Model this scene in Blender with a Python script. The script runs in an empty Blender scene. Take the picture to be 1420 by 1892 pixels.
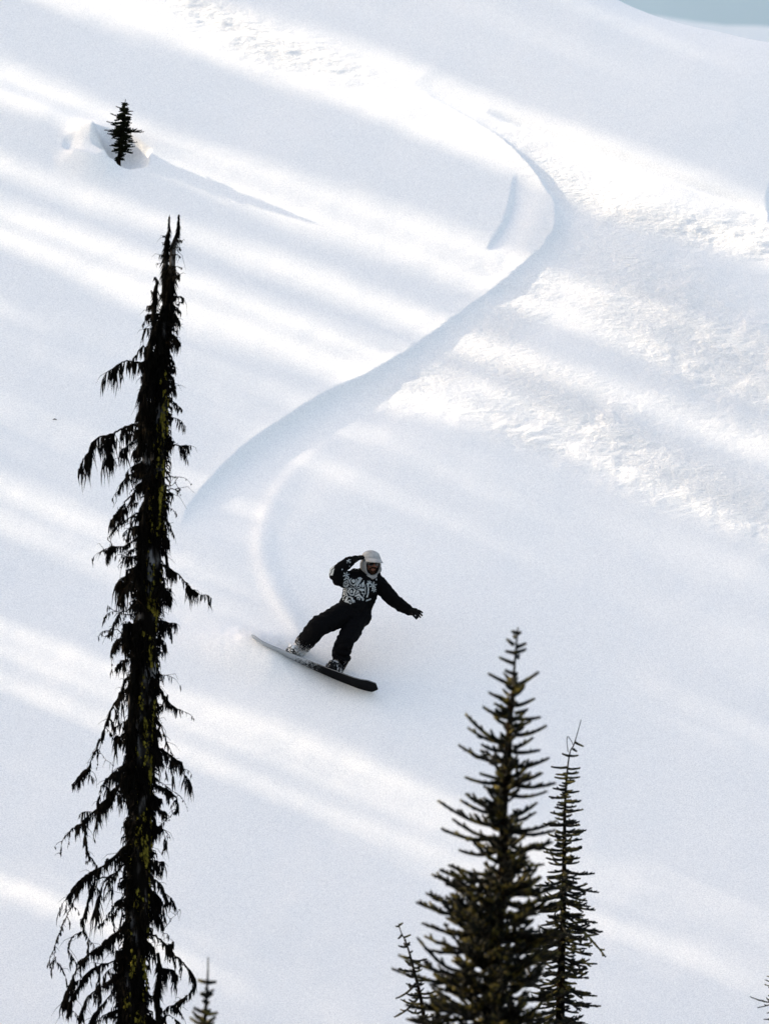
import bpy, math, random
import numpy as np
from mathutils import Vector, Matrix, noise as mnoise

random.seed(7)
rng = np.random.default_rng(7)
SC = bpy.context.scene
COL = SC.collection

# ------------------------------------------------------------------ camera
F = 16500.0                      # focal length in photograph pixels (1420 wide)
cam_d = bpy.data.cameras.new('camera')
cam = bpy.data.objects.new('camera', cam_d); COL.objects.link(cam)
cam.location = (0, 0, 0); cam.rotation_euler = (math.pi/2, 0, 0)
cam_d.sensor_fit = 'HORIZONTAL'; cam_d.sensor_width = 24.0
cam_d.lens = F*24.0/1420.0
cam_d.clip_start = 0.5; cam_d.clip_end = 3000
cam_d.dof.use_dof = True; cam_d.dof.focus_distance = 99.0; cam_d.dof.aperture_fstop = 2.6
SC.camera = cam

# ------------------------------------------------------------------ light
SUN_EL = math.radians(31.3)
HX, HY = 0.9347, -0.3552         # horizontal heading of the sunlight
world = bpy.data.worlds.new('World'); SC.world = world; world.use_nodes = True
wn = world.node_tree
sky = wn.nodes.new('ShaderNodeTexSky'); sky.sky_type = 'NISHITA'; sky.sun_disc = False
sky.sun_elevation = SUN_EL; sky.sun_rotation = -math.atan2(HX, -HY)
sky.altitude = 2000; sky.air_density = 1.0; sky.dust_density = 10.0
bg = wn.nodes['Background']; wn.links.new(sky.outputs[0], bg.inputs[0]); bg.inputs[1].default_value = 0.15
sun_d = bpy.data.lights.new('sun', 'SUN'); sun = bpy.data.objects.new('sun', sun_d); COL.objects.link(sun)
sun_d.energy = 2.05; sun_d.angle = math.radians(0.5); sun_d.color = (1.0, 0.97, 0.93)
sun.rotation_euler = Vector((HX*math.cos(SUN_EL), HY*math.cos(SUN_EL), -math.sin(SUN_EL))).to_track_quat('-Z', 'Y').to_euler()
vs = SC.view_settings
vs.view_transform = 'Standard'; vs.look = 'None'; vs.gamma = 1.0; vs.use_curve_mapping = False
vs.exposure = 1.70
vs.use_white_balance = True; vs.white_balance_temperature = 9500; vs.white_balance_tint = 10

# ------------------------------------------------------------------ projections between photograph and place
SL, TX, Z0, YB = 0.75, -0.10, -1.92, 86.0
def ground_xy(px, py):
    """where the sight line through a photograph pixel meets the even slope"""
    dx = (px-710)/F; dz = -(py-946)/F
    y = (100*SL - Z0)/(SL + TX*dx - dz)
    return dx*y, y
def at(px, py, y):
    return Vector(((px-710)/F*y, y, -(py-946)/F*y))

# ------------------------------------------------------------------ noise
_tab = np.random.default_rng(11).random((256, 256))
def vnoise(x, y):
    xi = np.floor(x).astype(np.int64); yi = np.floor(y).astype(np.int64)
    fx = x-xi; fy = y-yi
    fx = fx*fx*fx*(fx*(fx*6-15)+10); fy = fy*fy*fy*(fy*(fy*6-15)+10)
    g = lambda a, b: _tab[a & 255, b & 255]
    return ((g(xi, yi)*(1-fx)+g(xi+1, yi)*fx)*(1-fy) + (g(xi, yi+1)*(1-fx)+g(xi+1, yi+1)*fx)*fy)*2-1
def fbm(x, y, n=4, gain=0.5):
    s = np.zeros_like(x); a = 1.0; f = 1.0
    for k in range(n):
        s += a*vnoise(x*f+17.3*k, y*f+5.1*k); a *= gain; f *= 2.03
    return s
def smooth(a, b, v):
    t = np.clip((v-a)/(b-a), 0, 1); return t*t*(3-2*t)

def spline(pts, n=8):
    """Catmull-Rom through points of any dimension"""
    P = np.array(pts, float); P = np.vstack([2*P[0]-P[1], P, 2*P[-1]-P[-2]])
    out = []
    for i in range(1, len(P)-2):
        for k in range(n):
            t = k/n
            out.append(0.5*((2*P[i]) + (-P[i-1]+P[i+1])*t + (2*P[i-1]-5*P[i]+4*P[i+1]-P[i+2])*t*t + (-P[i-1]+3*P[i]-3*P[i+1]+P[i+2])*t**3))
    out.append(P[-2]); return np.array(out)
def curve_field(x, y, pts, n=6):
    """distance to a curve given in photograph pixels, its signed side and interpolated value (third column)"""
    S = spline(pts, n)
    gx, gy = ground_xy(S[:, 0], S[:, 1])
    val = S[:, 2] if S.shape[1] > 2 else np.zeros(len(S))
    best = np.full(x.shape, 1e9); side = np.zeros_like(x); v = np.zeros_like(x)
    for i in range(len(gx)-1):
        ax, ay, bx, by = gx[i], gy[i], gx[i+1], gy[i+1]
        ux, uy = bx-ax, by-ay; l2 = ux*ux+uy*uy+1e-12
        t = np.clip(((x-ax)*ux+(y-ay)*uy)/l2, 0, 1)
        ex = x-ax-t*ux; ey = y-ay-t*uy
        d = ex*ex+ey*ey
        m = d < best
        best = np.where(m, d, best)
        side = np.where(m, ux*ey-uy*ex, side)
        v = np.where(m, val[i]+(val[i+1]-val[i])*t, v)
    return np.sqrt(best), np.sign(side), v

# ------------------------------------------------------------------ snow slope
def base_height(x, y):
    z = np.where(y >= YB, Z0+SL*(y-100), 0.0)
    # below: the slope eases into a valley and rises again under the camera
    yy = np.linspace(-80, YB, 1400)
    sl = np.where(yy > 50, SL*smooth(44, YB, yy), 0) + np.where(yy < 46, -0.56*smooth(46, 30, yy)*smooth(-60, -5, yy), 0)
    zz = np.concatenate([[0], np.cumsum((sl[1:]+sl[:-1])*0.5*np.diff(yy))]); zz += (Z0+SL*(YB-100)) - zz[-1]
    z = np.where(y < YB, np.interp(y, yy, zz), z)
    return z + TX*x*smooth(60, YB, y)

LIP = [(760,158,0),(800,182,.05),(870,222,.08),(940,272,.10),(995,330,.11),(1026,388,.12),(1014,440,.11),(965,490,.10),(900,540,.095),(830,590,.10),(760,640,.115),
       (690,684,.14),(620,716,.18),(560,750,.19),(500,788,.19),(440,832,.18),(390,880,.14),(350,930,.08),(330,975,0)]
WALL2 = [(948,322,0),(943,345,.045),(938,375,.06),(926,410,.06),(905,445,.035),(893,462,0)]
WALL3 = [(1440,310,0),(1420,335,.09),(1413,365,.10),(1418,400,.08),(1430,440,0)]
GROOVE = [(900,200,0),(960,222,.04),(1060,262,.05),(1160,300,.05),(1260,338,.05),(1350,368,.035),(1420,395,.0)]
ARC = [(660,775,0),(600,812,.012),(545,858,.022),(505,915,.030),(484,985,.034),(490,1055,.036),(517,1115,.038),(548,1165,.035),(565,1190,0)]
BERM = [(330,1160,0),(385,1186,.06),(430,1206,.14),(470,1222,.20),(505,1236,.175),(540,1249,.10),(580,1263,.035),(620,1276,0)]
CRUD = [([(300,-60,1),(360,0,1),(420,40,1),(500,88,1),(590,112,.8),(690,150,.3),(760,175,0)], .34),
        ([(850,205,0),(930,240,.45),(1010,310,.8),(1100,370,1),(1250,420,1),(1420,440,1)], .36),
        ([(1030,440,.3),(1020,500,.6),(930,590,.8),(860,650,.8),(760,705,.7),(690,730,.35),(640,745,.1)], .46),
        ([(1100,480,.7),(1200,560,1),(1300,640,1),(1440,700,1)], 1.1),
        ([(900,650,.8),(1000,720,1),(1100,780,1),(1200,850,1),(1320,900,1),(1440,960,.8)], .62),
        ([(740,700,.3),(850,740,.5),(950,790,.8),(1060,840,.6)], .35)]

def ridge(x, y, pts, wl, wr):
    d, s, v = curve_field(x, y, pts, 5)
    w = np.where(s > 0, wl, wr)
    return v*np.exp(-(d/w)**2)

def crud_mask(X, Y):
    m = np.zeros_like(X)
    for pts, wd in CRUD:
        d, s, v = curve_field(X, Y, pts, 4)
        m = np.maximum(m, np.clip(v, 0, 1)*np.exp(-(d/wd)**2))
    return m
def slope_height(x, y):
    x = np.asarray(x, float); y = np.asarray(y, float)
    z = base_height(x, y)
    # crest behind the top corner, the ground falls away beyond it
    q_ = np.clip((2.7-x)/.45, -40, 40)
    yc = 111.72 + 1.45*.45*np.where(2.7-x > 15, (2.7-x)/.45, np.log1p(np.exp(q_))) - 0.08*(np.clip(x, 2, 30)-2)
    dd = (y-yc)/0.5
    z = z - 1.1*0.5*np.where(dd > 30, dd, np.log1p(np.exp(np.clip(dd, -40, 30))))
    near = (np.abs(x) < 9) & (y > 88) & (y < 120)
    z = z + 0.9*smooth(20, 60, np.abs(x))*fbm(x*.05, y*.05, 3)*smooth(8, 30, np.abs(x))
    if not near.any():
        return z
    X = x[near]; Y = y[near]
    h = 0.030*fbm(X*.33, Y*.33, 2) + 0.0065*fbm(X*1.5, Y*1.9, 4)
    # the carved track: sharp lip, shaded wall, floor rising back to the surface
    d, s, v = curve_field(X, Y, LIP)
    sd = d*s+.012*fbm(X*5, Y*5, 3)*np.clip(v/.06, 0, 1)
    inn = np.where((sd > 0) & (d < 6), np.maximum(sd, 0), -1)                      # right or below the lip
    w = 0.24
    prof = -0.62*(1-np.exp(-inn/.075))*(1-smooth(w*.6, 1.35, inn))
    h += np.where(inn > 0, v*prof, 0.07*v*np.exp(-(d/.10)**2))
    for W, wd in ((WALL2, .06), (WALL3, .10)):
        d, s, v = curve_field(X, Y, W)
        inn = np.where(s > 0, d, -1)
        h += np.where(inn > 0, -v*smooth(0, 1, inn/wd)*(1-smooth(wd, .45, inn)), 0.0)
    d, s, v = curve_field(X, Y, GROOVE); h -= 1.5*v*np.exp(-(d/.06)**2)
    d, s, v = curve_field(X, Y, ARC); h += v*np.exp(-(d/np.where(s > 0, .16, .10))**2)
    h += ridge(X, Y, BERM, .33, .24)*(1+.10*fbm(X*4, Y*4, 3))
    # ridges that break the light near the left edge and the small fir
    h += ridge(X, Y, [(-120,135,.05),(0,186,.07),(80,222,.09),(140,246,.06),(200,270,0)], .25, .55)
    wob = 1+.15*fbm(X*3.4, Y*3.4, 3)
    mx, my = ground_xy(174, 282)
    h += 0.29*np.exp(-(((X-mx)/(.30*wob))**2+((Y-my)/.34)**2)**1.3)
    h += ridge(X, Y, [(215,262,.0),(240,272,.03),(275,295,.03),(305,314,.018),(345,336,.006),(390,352,.0)], .34, .55)
    wx, wy = ground_xy(220, 277)
    r = np.sqrt(((X-wx)/.36)**2+((Y-wy)/.32)**2)*wob
    h -= 0.29*np.clip(1-r**2.2, 0, 1)
    wx, wy = ground_xy(160, 286)
    r = np.sqrt((((X-wx)*.9+(Y-wy)*.35)/.22)**2+((Y-wy)/.19)**2)*wob
    h -= 0.15*np.clip(1-r**2.0, 0, 1)
    # chopped-up snow
    m = crud_mask(X, Y)
    patch = np.clip(0.7+0.6*fbm(X*.8+9, Y*.8, 3), 0.2, 1.25)
    big = fbm(X*1.3+3, Y*1.5, 2, .5)
    med = fbm(X*3.1+.6*big, Y*4.6+7, 2, .5)
    mid = fbm(X*8.0+1.2*med, Y*15.0+.9*med, 2, .5)
    fine = fbm(X*17, Y*25+3, 1)
    h += m*patch*(0.030*big + 0.019*med + 0.0085*mid + 0.0024*fine)
    # tumbling chunks at the lower edge of the chopped snow
    d, s, v = curve_field(X, Y, [(960,770,.4),(1060,830,.7),(1160,880,1),(1260,910,1),(1360,950,.9),(1440,970,.8)], 4)
    mm = np.clip(v, 0, 1)*np.exp(-(d/.30)**2)
    h += mm*0.005*fbm(X*6.5+31, Y*2.4+11, 2)
    z[near] += h
    return z
def slope_z(x, y):
    return float(slope_height(np.array([x]), np.array([y]))[0])
def on_slope(px, py):
    x, y = ground_xy(px, py)
    return Vector((x, y, slope_z(x, y)))

# ------------------------------------------------------------------ materials
def new_mat(name):
    m = bpy.data.materials.new(name); m.use_nodes = True
    nt = m.node_tree; b = nt.nodes['Principled BSDF']
    return m, nt, b
def N(nt, kind, **kw):
    n = nt.nodes.new(kind)
    for k, v in kw.items():
        if k in n.inputs: n.inputs[k].default_value = v
        else: setattr(n, k, v)
    return n
def ramp(nt, src, stops):
    r = nt.nodes.new('ShaderNodeValToRGB'); nt.links.new(src, r.inputs[0])
    el = r.color_ramp.elements
    while len(el) < len(stops): el.new(0.5)
    for e, (p, c) in zip(el, stops):
        e.position = p; e.color = (*c, 1) if len(c) == 3 else c
    return r
def noise_mat(name, stops, scale=20, detail=4, rough=0.85, spec=0.02, bump=0.0, bscale=None, bdist=0.01, stretch=(1,1,1), dist=0.0, sheen=0):
    m, nt, b = new_mat(name)
    tc = N(nt, 'ShaderNodeTexCoord'); mp = N(nt, 'ShaderNodeMapping'); mp.inputs['Scale'].default_value = stretch
    nt.links.new(tc.outputs['Object'], mp.inputs[0])
    n = N(nt, 'ShaderNodeTexNoise', Scale=scale, Detail=detail, Distortion=dist); nt.links.new(mp.outputs[0], n.inputs['Vector'])
    r = ramp(nt, n.outputs['Fac'], stops); nt.links.new(r.outputs[0], b.inputs['Base Color'])
    b.inputs['Roughness'].default_value = rough; b.inputs['Specular IOR Level'].default_value = spec
    if sheen: b.inputs['Sheen Weight'].default_value = sheen
    if bump:
        n2 = N(nt, 'ShaderNodeTexNoise', Scale=bscale or scale*3, Detail=3); nt.links.new(mp.outputs[0], n2.inputs['Vector'])
        bp = N(nt, 'ShaderNodeBump', Strength=bump, Distance=bdist); nt.links.new(n2.outputs['Fac'], bp.inputs['Height']); nt.links.new(bp.outputs[0], b.inputs['Normal'])
    return m

def snow_material():
    m, nt, b = new_mat('snow')
    tc = N(nt, 'ShaderNodeTexCoord')
    n1 = N(nt, 'ShaderNodeTexNoise', Scale=75.0, Detail=2.0); nt.links.new(tc.outputs['Object'], n1.inputs['Vector'])
    r = ramp(nt, n1.outputs['Fac'], [(0.30, (.70,.715,.745)), (0.70, (.96,.965,.97))])
    nt.links.new(r.outputs[0], b.inputs['Base Color'])
    b.inputs['Roughness'].default_value = 0.7; b.inputs['Specular IOR Level'].default_value = 0.25
    n2 = N(nt, 'ShaderNodeTexNoise', Scale=60.0, Detail=3.0); nt.links.new(tc.outputs['Object'], n2.inputs['Vector'])
    bp = N(nt, 'ShaderNodeBump', Strength=0.4, Distance=0.006); nt.links.new(n2.outputs['Fac'], bp.inputs['Height'])
    mp = N(nt, 'ShaderNodeMapping'); mp.inputs['Scale'].default_value = (1, 1.7, 1.7); nt.links.new(tc.outputs['Object'], mp.inputs[0])
    n3 = N(nt, 'ShaderNodeTexNoise', Scale=13.0, Detail=5.0, Roughness=.65); nt.links.new(mp.outputs[0], n3.inputs['Vector'])
    at_ = N(nt, 'ShaderNodeAttribute'); at_.attribute_name = 'rough_snow'
    ml = N(nt, 'ShaderNodeMath'); ml.operation = 'MULTIPLY'; nt.links.new(n3.outputs['Fac'], ml.inputs[0]); nt.links.new(at_.outputs['Fac'], ml.inputs[1])
    b2 = N(nt, 'ShaderNodeBump', Strength=1.0, Distance=0.035); nt.links.new(ml.outputs[0], b2.inputs['Height']); nt.links.new(bp.outputs[0], b2.inputs['Normal'])
    nt.links.new(b2.outputs[0], b.inputs['Normal'])
    return m
SNOW = snow_material()

# ------------------------------------------------------------------ mesh helpers
class MB:
    def __init__(s): s.v = []; s.f = []
    def add(s, vs, fs):
        o = len(s.v); s.v.extend(vs); s.f.extend([tuple(i+o for i in f) for f in fs])
    def tube(s, pts, rad, n=6, caps=True, squash=None):
        pts = [Vector(p) for p in pts]; k = len(pts)
        if not hasattr(rad, '__len__'): rad = [rad]*k
        up = Vector((0.13, 0.97, 0.21)); vs = []; fs = []
        for i, p in enumerate(pts):
            t = (pts[min(i+1, k-1)]-pts[max(i-1, 0)])
            t = t.normalized() if t.length > 1e-9 else Vector((0,0,1))
            a = up - t*up.dot(t)
            if a.length < 1e-4: a = Vector((1,0,0))-t*t.x
            a.normalize(); c = t.cross(a); up = a
            for j in range(n):
                q = 2*math.pi*j/n
                vs.append(p + (a*math.cos(q)+c*math.sin(q))*rad[i])
        for i in range(k-1):
            for j in range(n):
                fs.append((i*n+j, i*n+(j+1) % n, (i+1)*n+(j+1) % n, (i+1)*n+j))
        if caps:
            fs.append(tuple(range(n))[::-1]); fs.append(tuple((k-1)*n+j for j in range(n)))
        s.add(vs, fs)
    def spike(s, a, b, w, n=3):
        """thin tapering three-sided blade from a to b"""
        t = (b-a); 
        if t.length < 1e-6: return
        u = t.orthogonal().normalized(); c = t.normalized().cross(u)
        q0 = random.random()*6.28
        vs = [a+(u*math.cos(q0+2.094*j)+c*math.sin(q0+2.094*j))*w for j in range(3)]+[b]
        s.add(vs, [(0,1,3),(1,2,3),(2,0,3)])
    def blade(s, a, b, w):
        t = (b-a); u = t.orthogonal(); u.rotate(Matrix.Rotation(random.random()*6.28, 3, t)); u = u.normalized()*w
        s.add([a-u, a+u, b], [(0,1,2)])
    def box(s, c, ax, ay, az):
        c, ax, ay, az = Vector(c), Vector(ax), Vector(ay), Vector(az)
        vs = [c+ax*i+ay*j+az*k for i in (-1,1) for j in (-1,1) for k in (-1,1)]
        s.add(vs, [(0,1,3,2),(4,6,7,5),(0,4,5,1),(2,3,7,6),(0,2,6,4),(1,5,7,3)])
    def ball(s, c, r, seg=8, rings=6, axes=None):
        c = Vector(c); rr = r if hasattr(r, '__len__') else (r, r, r)
        ax = axes or (Vector((1,0,0)), Vector((0,1,0)), Vector((0,0,1)))
        vs = [c-ax[2]*rr[2]]
        for i in range(1, rings):
            th = math.pi*i/rings
            for j in range(seg):
                ph = 2*math.pi*j/seg
                vs.append(c+ax[0]*rr[0]*math.sin(th)*math.cos(ph)+ax[1]*rr[1]*math.sin(th)*math.sin(ph)-ax[2]*rr[2]*math.cos(th))
        vs.append(c+ax[2]*rr[2]); fs = []
        for j in range(seg): fs.append((0, 1+(j+1) % seg, 1+j))
        for i in range(rings-2):
            for j in range(seg):
                a = 1+i*seg; fs.append((a+j, a+(j+1) % seg, a+seg+(j+1) % seg, a+seg+j))
        a = 1+(rings-2)*seg
        for j in range(seg): fs.append((a+j, a+(j+1) % seg, len(vs)-1))
        s.add(vs, fs)
    def build(s, name, mat, parent=None, origin=None, smooth_=True):
        o = Vector(origin) if origin is not None else (root_of(parent) if parent else Vector((0,0,0)))
        me = bpy.data.meshes.new(name); me.from_pydata([tuple(p-o) for p in s.v], [], s.f)
        if smooth_: me.polygons.foreach_set('use_smooth', [True]*len(me.polygons))
        me.materials.append(mat); me.update()
        ob = bpy.data.objects.new(name, me); COL.objects.link(ob)
        if parent: ob.parent = parent
        else: ob.location = o
        return ob
def root_of(o):
    p = Vector((0,0,0))
    while o: p += o.location; o = o.parent
    return p
def empty(name, loc):
    o = bpy.data.objects.new(name, None); COL.objects.link(o); o.location = loc; o.empty_display_size = 0.2; return o
def tag(o, label=None, cat=None, group=None, kind=None):
    if label: o['label'] = label
    if cat: o['category'] = cat
    if group: o['group'] = group
    if kind: o['kind'] = kind
    return o

# ------------------------------------------------------------------ the ground sheet
def axis(a, b, step, lo, hi, g=1.22):
    core = list(np.arange(a, b+step/2, step)); l = []; p = a; st = step
    while p > lo: st *= g; p -= st; l.append(p)
    r = []; p = core[-1]; st = step
    while p < hi: st *= g; p += st; r.append(p)
    return np.array(l[::-1]+core+r)
def build_ground():
    xs = axis(-5.0, 5.0, .0185, -160, 160); ys = axis(91.5, 114.5, .0195, -70, 230)
    X, Y = np.meshgrid(xs, ys, indexing='xy')
    Z = slope_height(X.ravel(), Y.ravel())
    nx, ny = len(xs), len(ys)
    co = np.empty((nx*ny, 3), np.float32); co[:, 0] = X.ravel(); co[:, 1] = Y.ravel(); co[:, 2] = Z
    i = np.arange(nx-1)[None, :]+np.arange(ny-1)[:, None]*nx
    quad = np.stack([i, i+1, i+nx+1, i+nx], -1).reshape(-1, 4).astype(np.int32)
    me = bpy.data.meshes.new('snow_slope'); nf = len(quad)
    me.vertices.add(len(co)); me.vertices.foreach_set('co', co.ravel())
    me.loops.add(nf*4); me.loops.foreach_set('vertex_index', quad.ravel())
    me.polygons.add(nf); me.polygons.foreach_set('loop_start', np.arange(0, nf*4, 4, dtype=np.int32))
    me.polygons.foreach_set('use_smooth', np.ones(nf, bool))
    near = (np.abs(co[:, 0]) < 9) & (co[:, 1] > 88) & (co[:, 1] < 120)
    cm = np.zeros(len(co), np.float32); cm[near] = crud_mask(co[near, 0].astype(float), co[near, 1].astype(float))
    me.update(calc_edges=True); me.materials.append(SNOW)
    at_ = me.attributes.new('rough_snow', 'FLOAT', 'POINT'); at_.data.foreach_set('value', cm)
    o = bpy.data.objects.new('snow_slope', me); COL.objects.link(o); tag(o, kind='structure')
    return o
build_ground()

def build_far_hills():
    # a shaded snow shoulder far behind the crest, its skyline falling gently to the right
    xs = np.linspace(-40, 70, 120); vs = []; fs = []; nx = len(xs)
    px = 710+xs/260*F
    sky_px = np.interp(px, [700, 950, 1050, 1120, 1200, 1270, 1330, 1420, 1800], [-60, -18, 0, 22, 26, 38, 46, 47, 90])
    zt = -(sky_px-946)/F*260
    rows = [(-70, -170), (-35, -84), (-18, -43), (-9, -21), (-3, -6.9), (0, 0), (.6, -1.6), (10, -24), (40, -90)]
    for dy, dz in rows:
        for x, z in zip(xs, zt): vs.append(Vector((x, 260+dy, z+dz+.5*mnoise.noise(Vector((x*.1, dy*.1, 0)))*min(1, abs(dy)*.04))))
    for j in range(len(rows)-1):
        for i in range(nx-1): a = j*nx+i; fs.append((a, a+1, a+nx+1, a+nx))
    mb = MB(); mb.v = vs; mb.f = fs; tag(mb.build('far_shoulder', SNOW, smooth_=False), kind='structure')
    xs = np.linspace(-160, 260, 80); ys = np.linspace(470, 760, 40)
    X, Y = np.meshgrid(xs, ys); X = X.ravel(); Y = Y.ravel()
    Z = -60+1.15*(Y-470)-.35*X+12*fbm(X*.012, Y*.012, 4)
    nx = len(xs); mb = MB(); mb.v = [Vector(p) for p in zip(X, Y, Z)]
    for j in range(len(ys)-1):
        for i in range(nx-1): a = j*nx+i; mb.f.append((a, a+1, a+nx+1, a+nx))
    m = noise_mat('far_mountain', [(0.35, (.46,.58,.63)), (0.65, (.56,.68,.72))], scale=.035, detail=5, rough=.9)  # blue of haze and skylight put into the mountain's base colour
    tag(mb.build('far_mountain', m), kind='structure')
build_far_hills()

# ------------------------------------------------------------------ conifers upslope whose shade falls in bands on the slope
FIR_DARK = noise_mat('fir_needles_dark', [(0.3, (.004,.006,.003)), (0.7, (.010,.012,.005))], scale=3, detail=3, rough=.8)
BARK_PLAIN = noise_mat('bark_plain', [(0.3, (.02,.015,.012)), (0.7, (.07,.055,.045))], scale=8, detail=5, stretch=(1,1,.3), bump=.6)
def crown_mesh(seed, count):
    r = random.Random(seed); mb = MB()
    for i in range(count):
        h = r.random()**0.85
        rad = (1-h)**0.72*(0.82+0.18*math.sin(h*90))
        q = r.random()*6.283; rr = rad*math.sqrt(r.random())
        c = Vector((rr*math.cos(q), rr*math.sin(q), h))
        L = 0.34
        a = Vector((math.cos(q), math.sin(q), 0)); t = Vector((-math.sin(q), math.cos(q), 0))
        a.rotate(Matrix.Rotation(r.uniform(-.6,.6), 3, 'Z')); dz = Vector((0,0,r.uniform(-.02,.012)))
        w = t*L*r.uniform(.3,.6)
        mb.add([c-a*L*.5-w*.5, c-a*L*.4+w*.5, c+a*L*.6+dz, c+Vector((0,0,.016))], [(0,1,2),(0,3,2),(1,2,3)])
    return mb
CROWNS = []
for sd, cnt in ((1, 1900), (2, 2100), (3, 1900), (4, 900), (5, 1000), (6, 900)):
    mb = crown_mesh(sd, cnt); me = bpy.data.meshes.new('crown'); me.from_pydata([tuple(v) for v in mb.v], [], mb.f); me.materials.append(FIR_DARK); CROWNS.append(me)
mb = MB(); mb.tube([(0,0,0),(0,0,.5),(0,0,1)], [1,.6,.05], 8); TR = bpy.data.meshes.new('trunk'); TR.from_pydata([tuple(v) for v in mb.v], [], mb.f); TR.materials.append(BARK_PLAIN)

def band_u(c):
    x, y = ground_xy(710, c+0.385*710); return -HY*x+HX*y
def shade_fir(c, halfwidth, R, H=22, start=0.04, k=0, below=None):
    """a fir at distance R up-sun whose crown throws a shadow band of half-width (photo px) about the line c"""
    u = band_u(c); hw = halfwidth/100*0.76
    # point on the band's line at frame centre, then step back along the sunlight
    x0, y0 = ground_xy(710, c+0.385*710)
    x = x0-HX*R; y = y0-HY*R
    z = slope_z(x, y)-.3
    x0z = slope_z(x0, y0)
    hs = x0z+R*math.tan(SUN_EL)-z            # height on the tree that shades the frame centre
    if below is not None: start = (hs-below)/H
    f = (hs/H-start)/(1-start)
    r0 = hw/max(.12, (1-max(f, 0))**.72)
    e = empty('shade_fir', (x, y, z)); tag(e, 'tall dark fir standing upslope beyond the shaded snow', 'fir tree', 'tall firs standing upslope')
    t = bpy.data.objects.new('trunk', TR); COL.objects.link(t); t.parent = e; t.scale = ((.2, .2, H*.97) if below is None else (.07, .07, H*.97))
    cr = bpy.data.objects.new('crown', CROWNS[k % 3+(3 if (440 < c < 880 or 1140 < c < 1300 or c in (150, 405)) else 0)]); COL.objects.link(cr); cr.parent = e; cr.location = (0,0,start*H); cr.scale = (r0, r0, H*(1-start)); cr.rotation_euler = (0,0,k*1.3)
for k, (c, hw, R, H, bl) in enumerate([
        (-205, 52, 38, 26, None), (-268, 62, 45, 28, None), (-352, 60, 40, 28, None), (-450, 72, 36, 26, None), (-530, 85, 44, 28, None), (-620, 90, 40, 28, None), (-720, 100, 44, 28, None), (-820, 100, 40, 28, None), (-920, 100, 40, 28, None), (-560, 90, 38, 28, None), (-460, 60, 47, 30, None),
        (0, 54, 36, 23, None), (62, 58, 44, 26, None), (150, 55, 32, 22, -.50),
        (235, 44, 38, 22, None), (334, 30, 42, 22, None), (405, 60, 30, 22, -.22),
        (500, 62, 40, 24, None), (590, 70, 34, 24, None), (690, 75, 43, 26, None), (790, 75, 36, 24, None),
        (850, 36, 44, 24, None), (925, 75, 30, 22, .60), (945, 60, 33, 22, .3),
        (1030, 62, 40, 25, None), (1090, 56, 35, 24, None),
        (1185, 60, 31, 22, -.25), (1235, 22, 44, 23, None), (1285, 50, 28, 22, -.45),
        (1345, 55, 40, 25, None), (1440, 60, 35, 24, None), (1535, 60, 44, 26, None), (1620, 60, 30, 22, .5),
        (1705, 48, 40, 23, None), (1790, 75, 44, 25, None), (1900, 80, 38, 25, None)]):
    shade_fir(c, hw, R, H, .04, k, bl)
def build_unseen_forest():  # out-of-frame valley trees, added to cut snow bounce onto the track wall
    r = random.Random(5); mb = MB(); n = 0
    while n < 1700:
        x = r.uniform(-75, 75); y = r.uniform(-45, 82); H = r.uniform(8, 16)
        z = slope_z(x, y)
        half = abs(y)*.045+3
        if y > -6 and abs(x) < half+2 and z+H > -.06*y-1.5: continue
        if y < 3 and abs(x) < 14 and y > -14: continue
        if y > 70 and abs(x) < 7: continue
        n += 1
        for k in range(7):
            h0 = z+H*(.06+.13*k); rad = H*.16*(1-k/7.3); ph = r.random()*6
            ring = [Vector((x+rad*r.uniform(.55, 1.1)*math.cos(ph+6.283*j/9), y+rad*r.uniform(.55, 1.1)*math.sin(ph+6.283*j/9), h0-r.uniform(0, .3))) for j in range(9)]
            top = Vector((x, y, h0+H*.2)); mb.add(ring+[top], [(j, (j+1) % 9, 9) for j in range(9)])
    tag(mb.build('unseen_forest', FIR_DARK), kind='stuff')
build_unseen_forest()

# ------------------------------------------------------------------ foreground trees
BARK = noise_mat('bark_dark', [(0.30, (.0022,.002,.0017)), (0.54, (.004,.0035,.003)), (0.61, (.03,.028,.027)), (0.70, (.20,.205,.215))], scale=7, detail=7, stretch=(1,1,.35), bump=.9, bscale=30, bdist=.02)
TWIG = noise_mat('dead_twig', [(0.35, (.003,.002,.0016)), (0.62, (.006,.0045,.003)), (0.8, (.04,.025,.012))], scale=6, detail=4, rough=.9)
HAIR = noise_mat('hanging_lichen', [(0.4, (.0026,.0022,.002)), (0.66, (.0045,.004,.003)), (0.80, (.03,.018,.007))], scale=5, detail=4, rough=.95, spec=.05)
LICHEN = noise_mat('yellow_lichen', [(0.3, (.05,.043,.007)), (0.7, (.28,.24,.045))], scale=30, detail=3, rough=.95, spec=.05)
NEEDLE = noise_mat('fir_needles', [(0.42, (.0022,.003,.0016)), (0.53, (.004,.005,.0022)), (0.63, (.10,.082,.018))], scale=9, detail=4, rough=.75, spec=.15)
NEEDLE2 = noise_mat('fir_needles_cool', [(0.42, (.0022,.0032,.0018)), (0.52, (.006,.0075,.0035)), (0.63, (.07,.062,.016))], scale=7, detail=4, rough=.75, spec=.15)
BARKF = noise_mat('fir_bark', [(0.42, (.0025,.002,.0016)), (0.75, (.022,.012,.006))], scale=14, detail=5, stretch=(1,1,.4), bump=.7)

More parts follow.
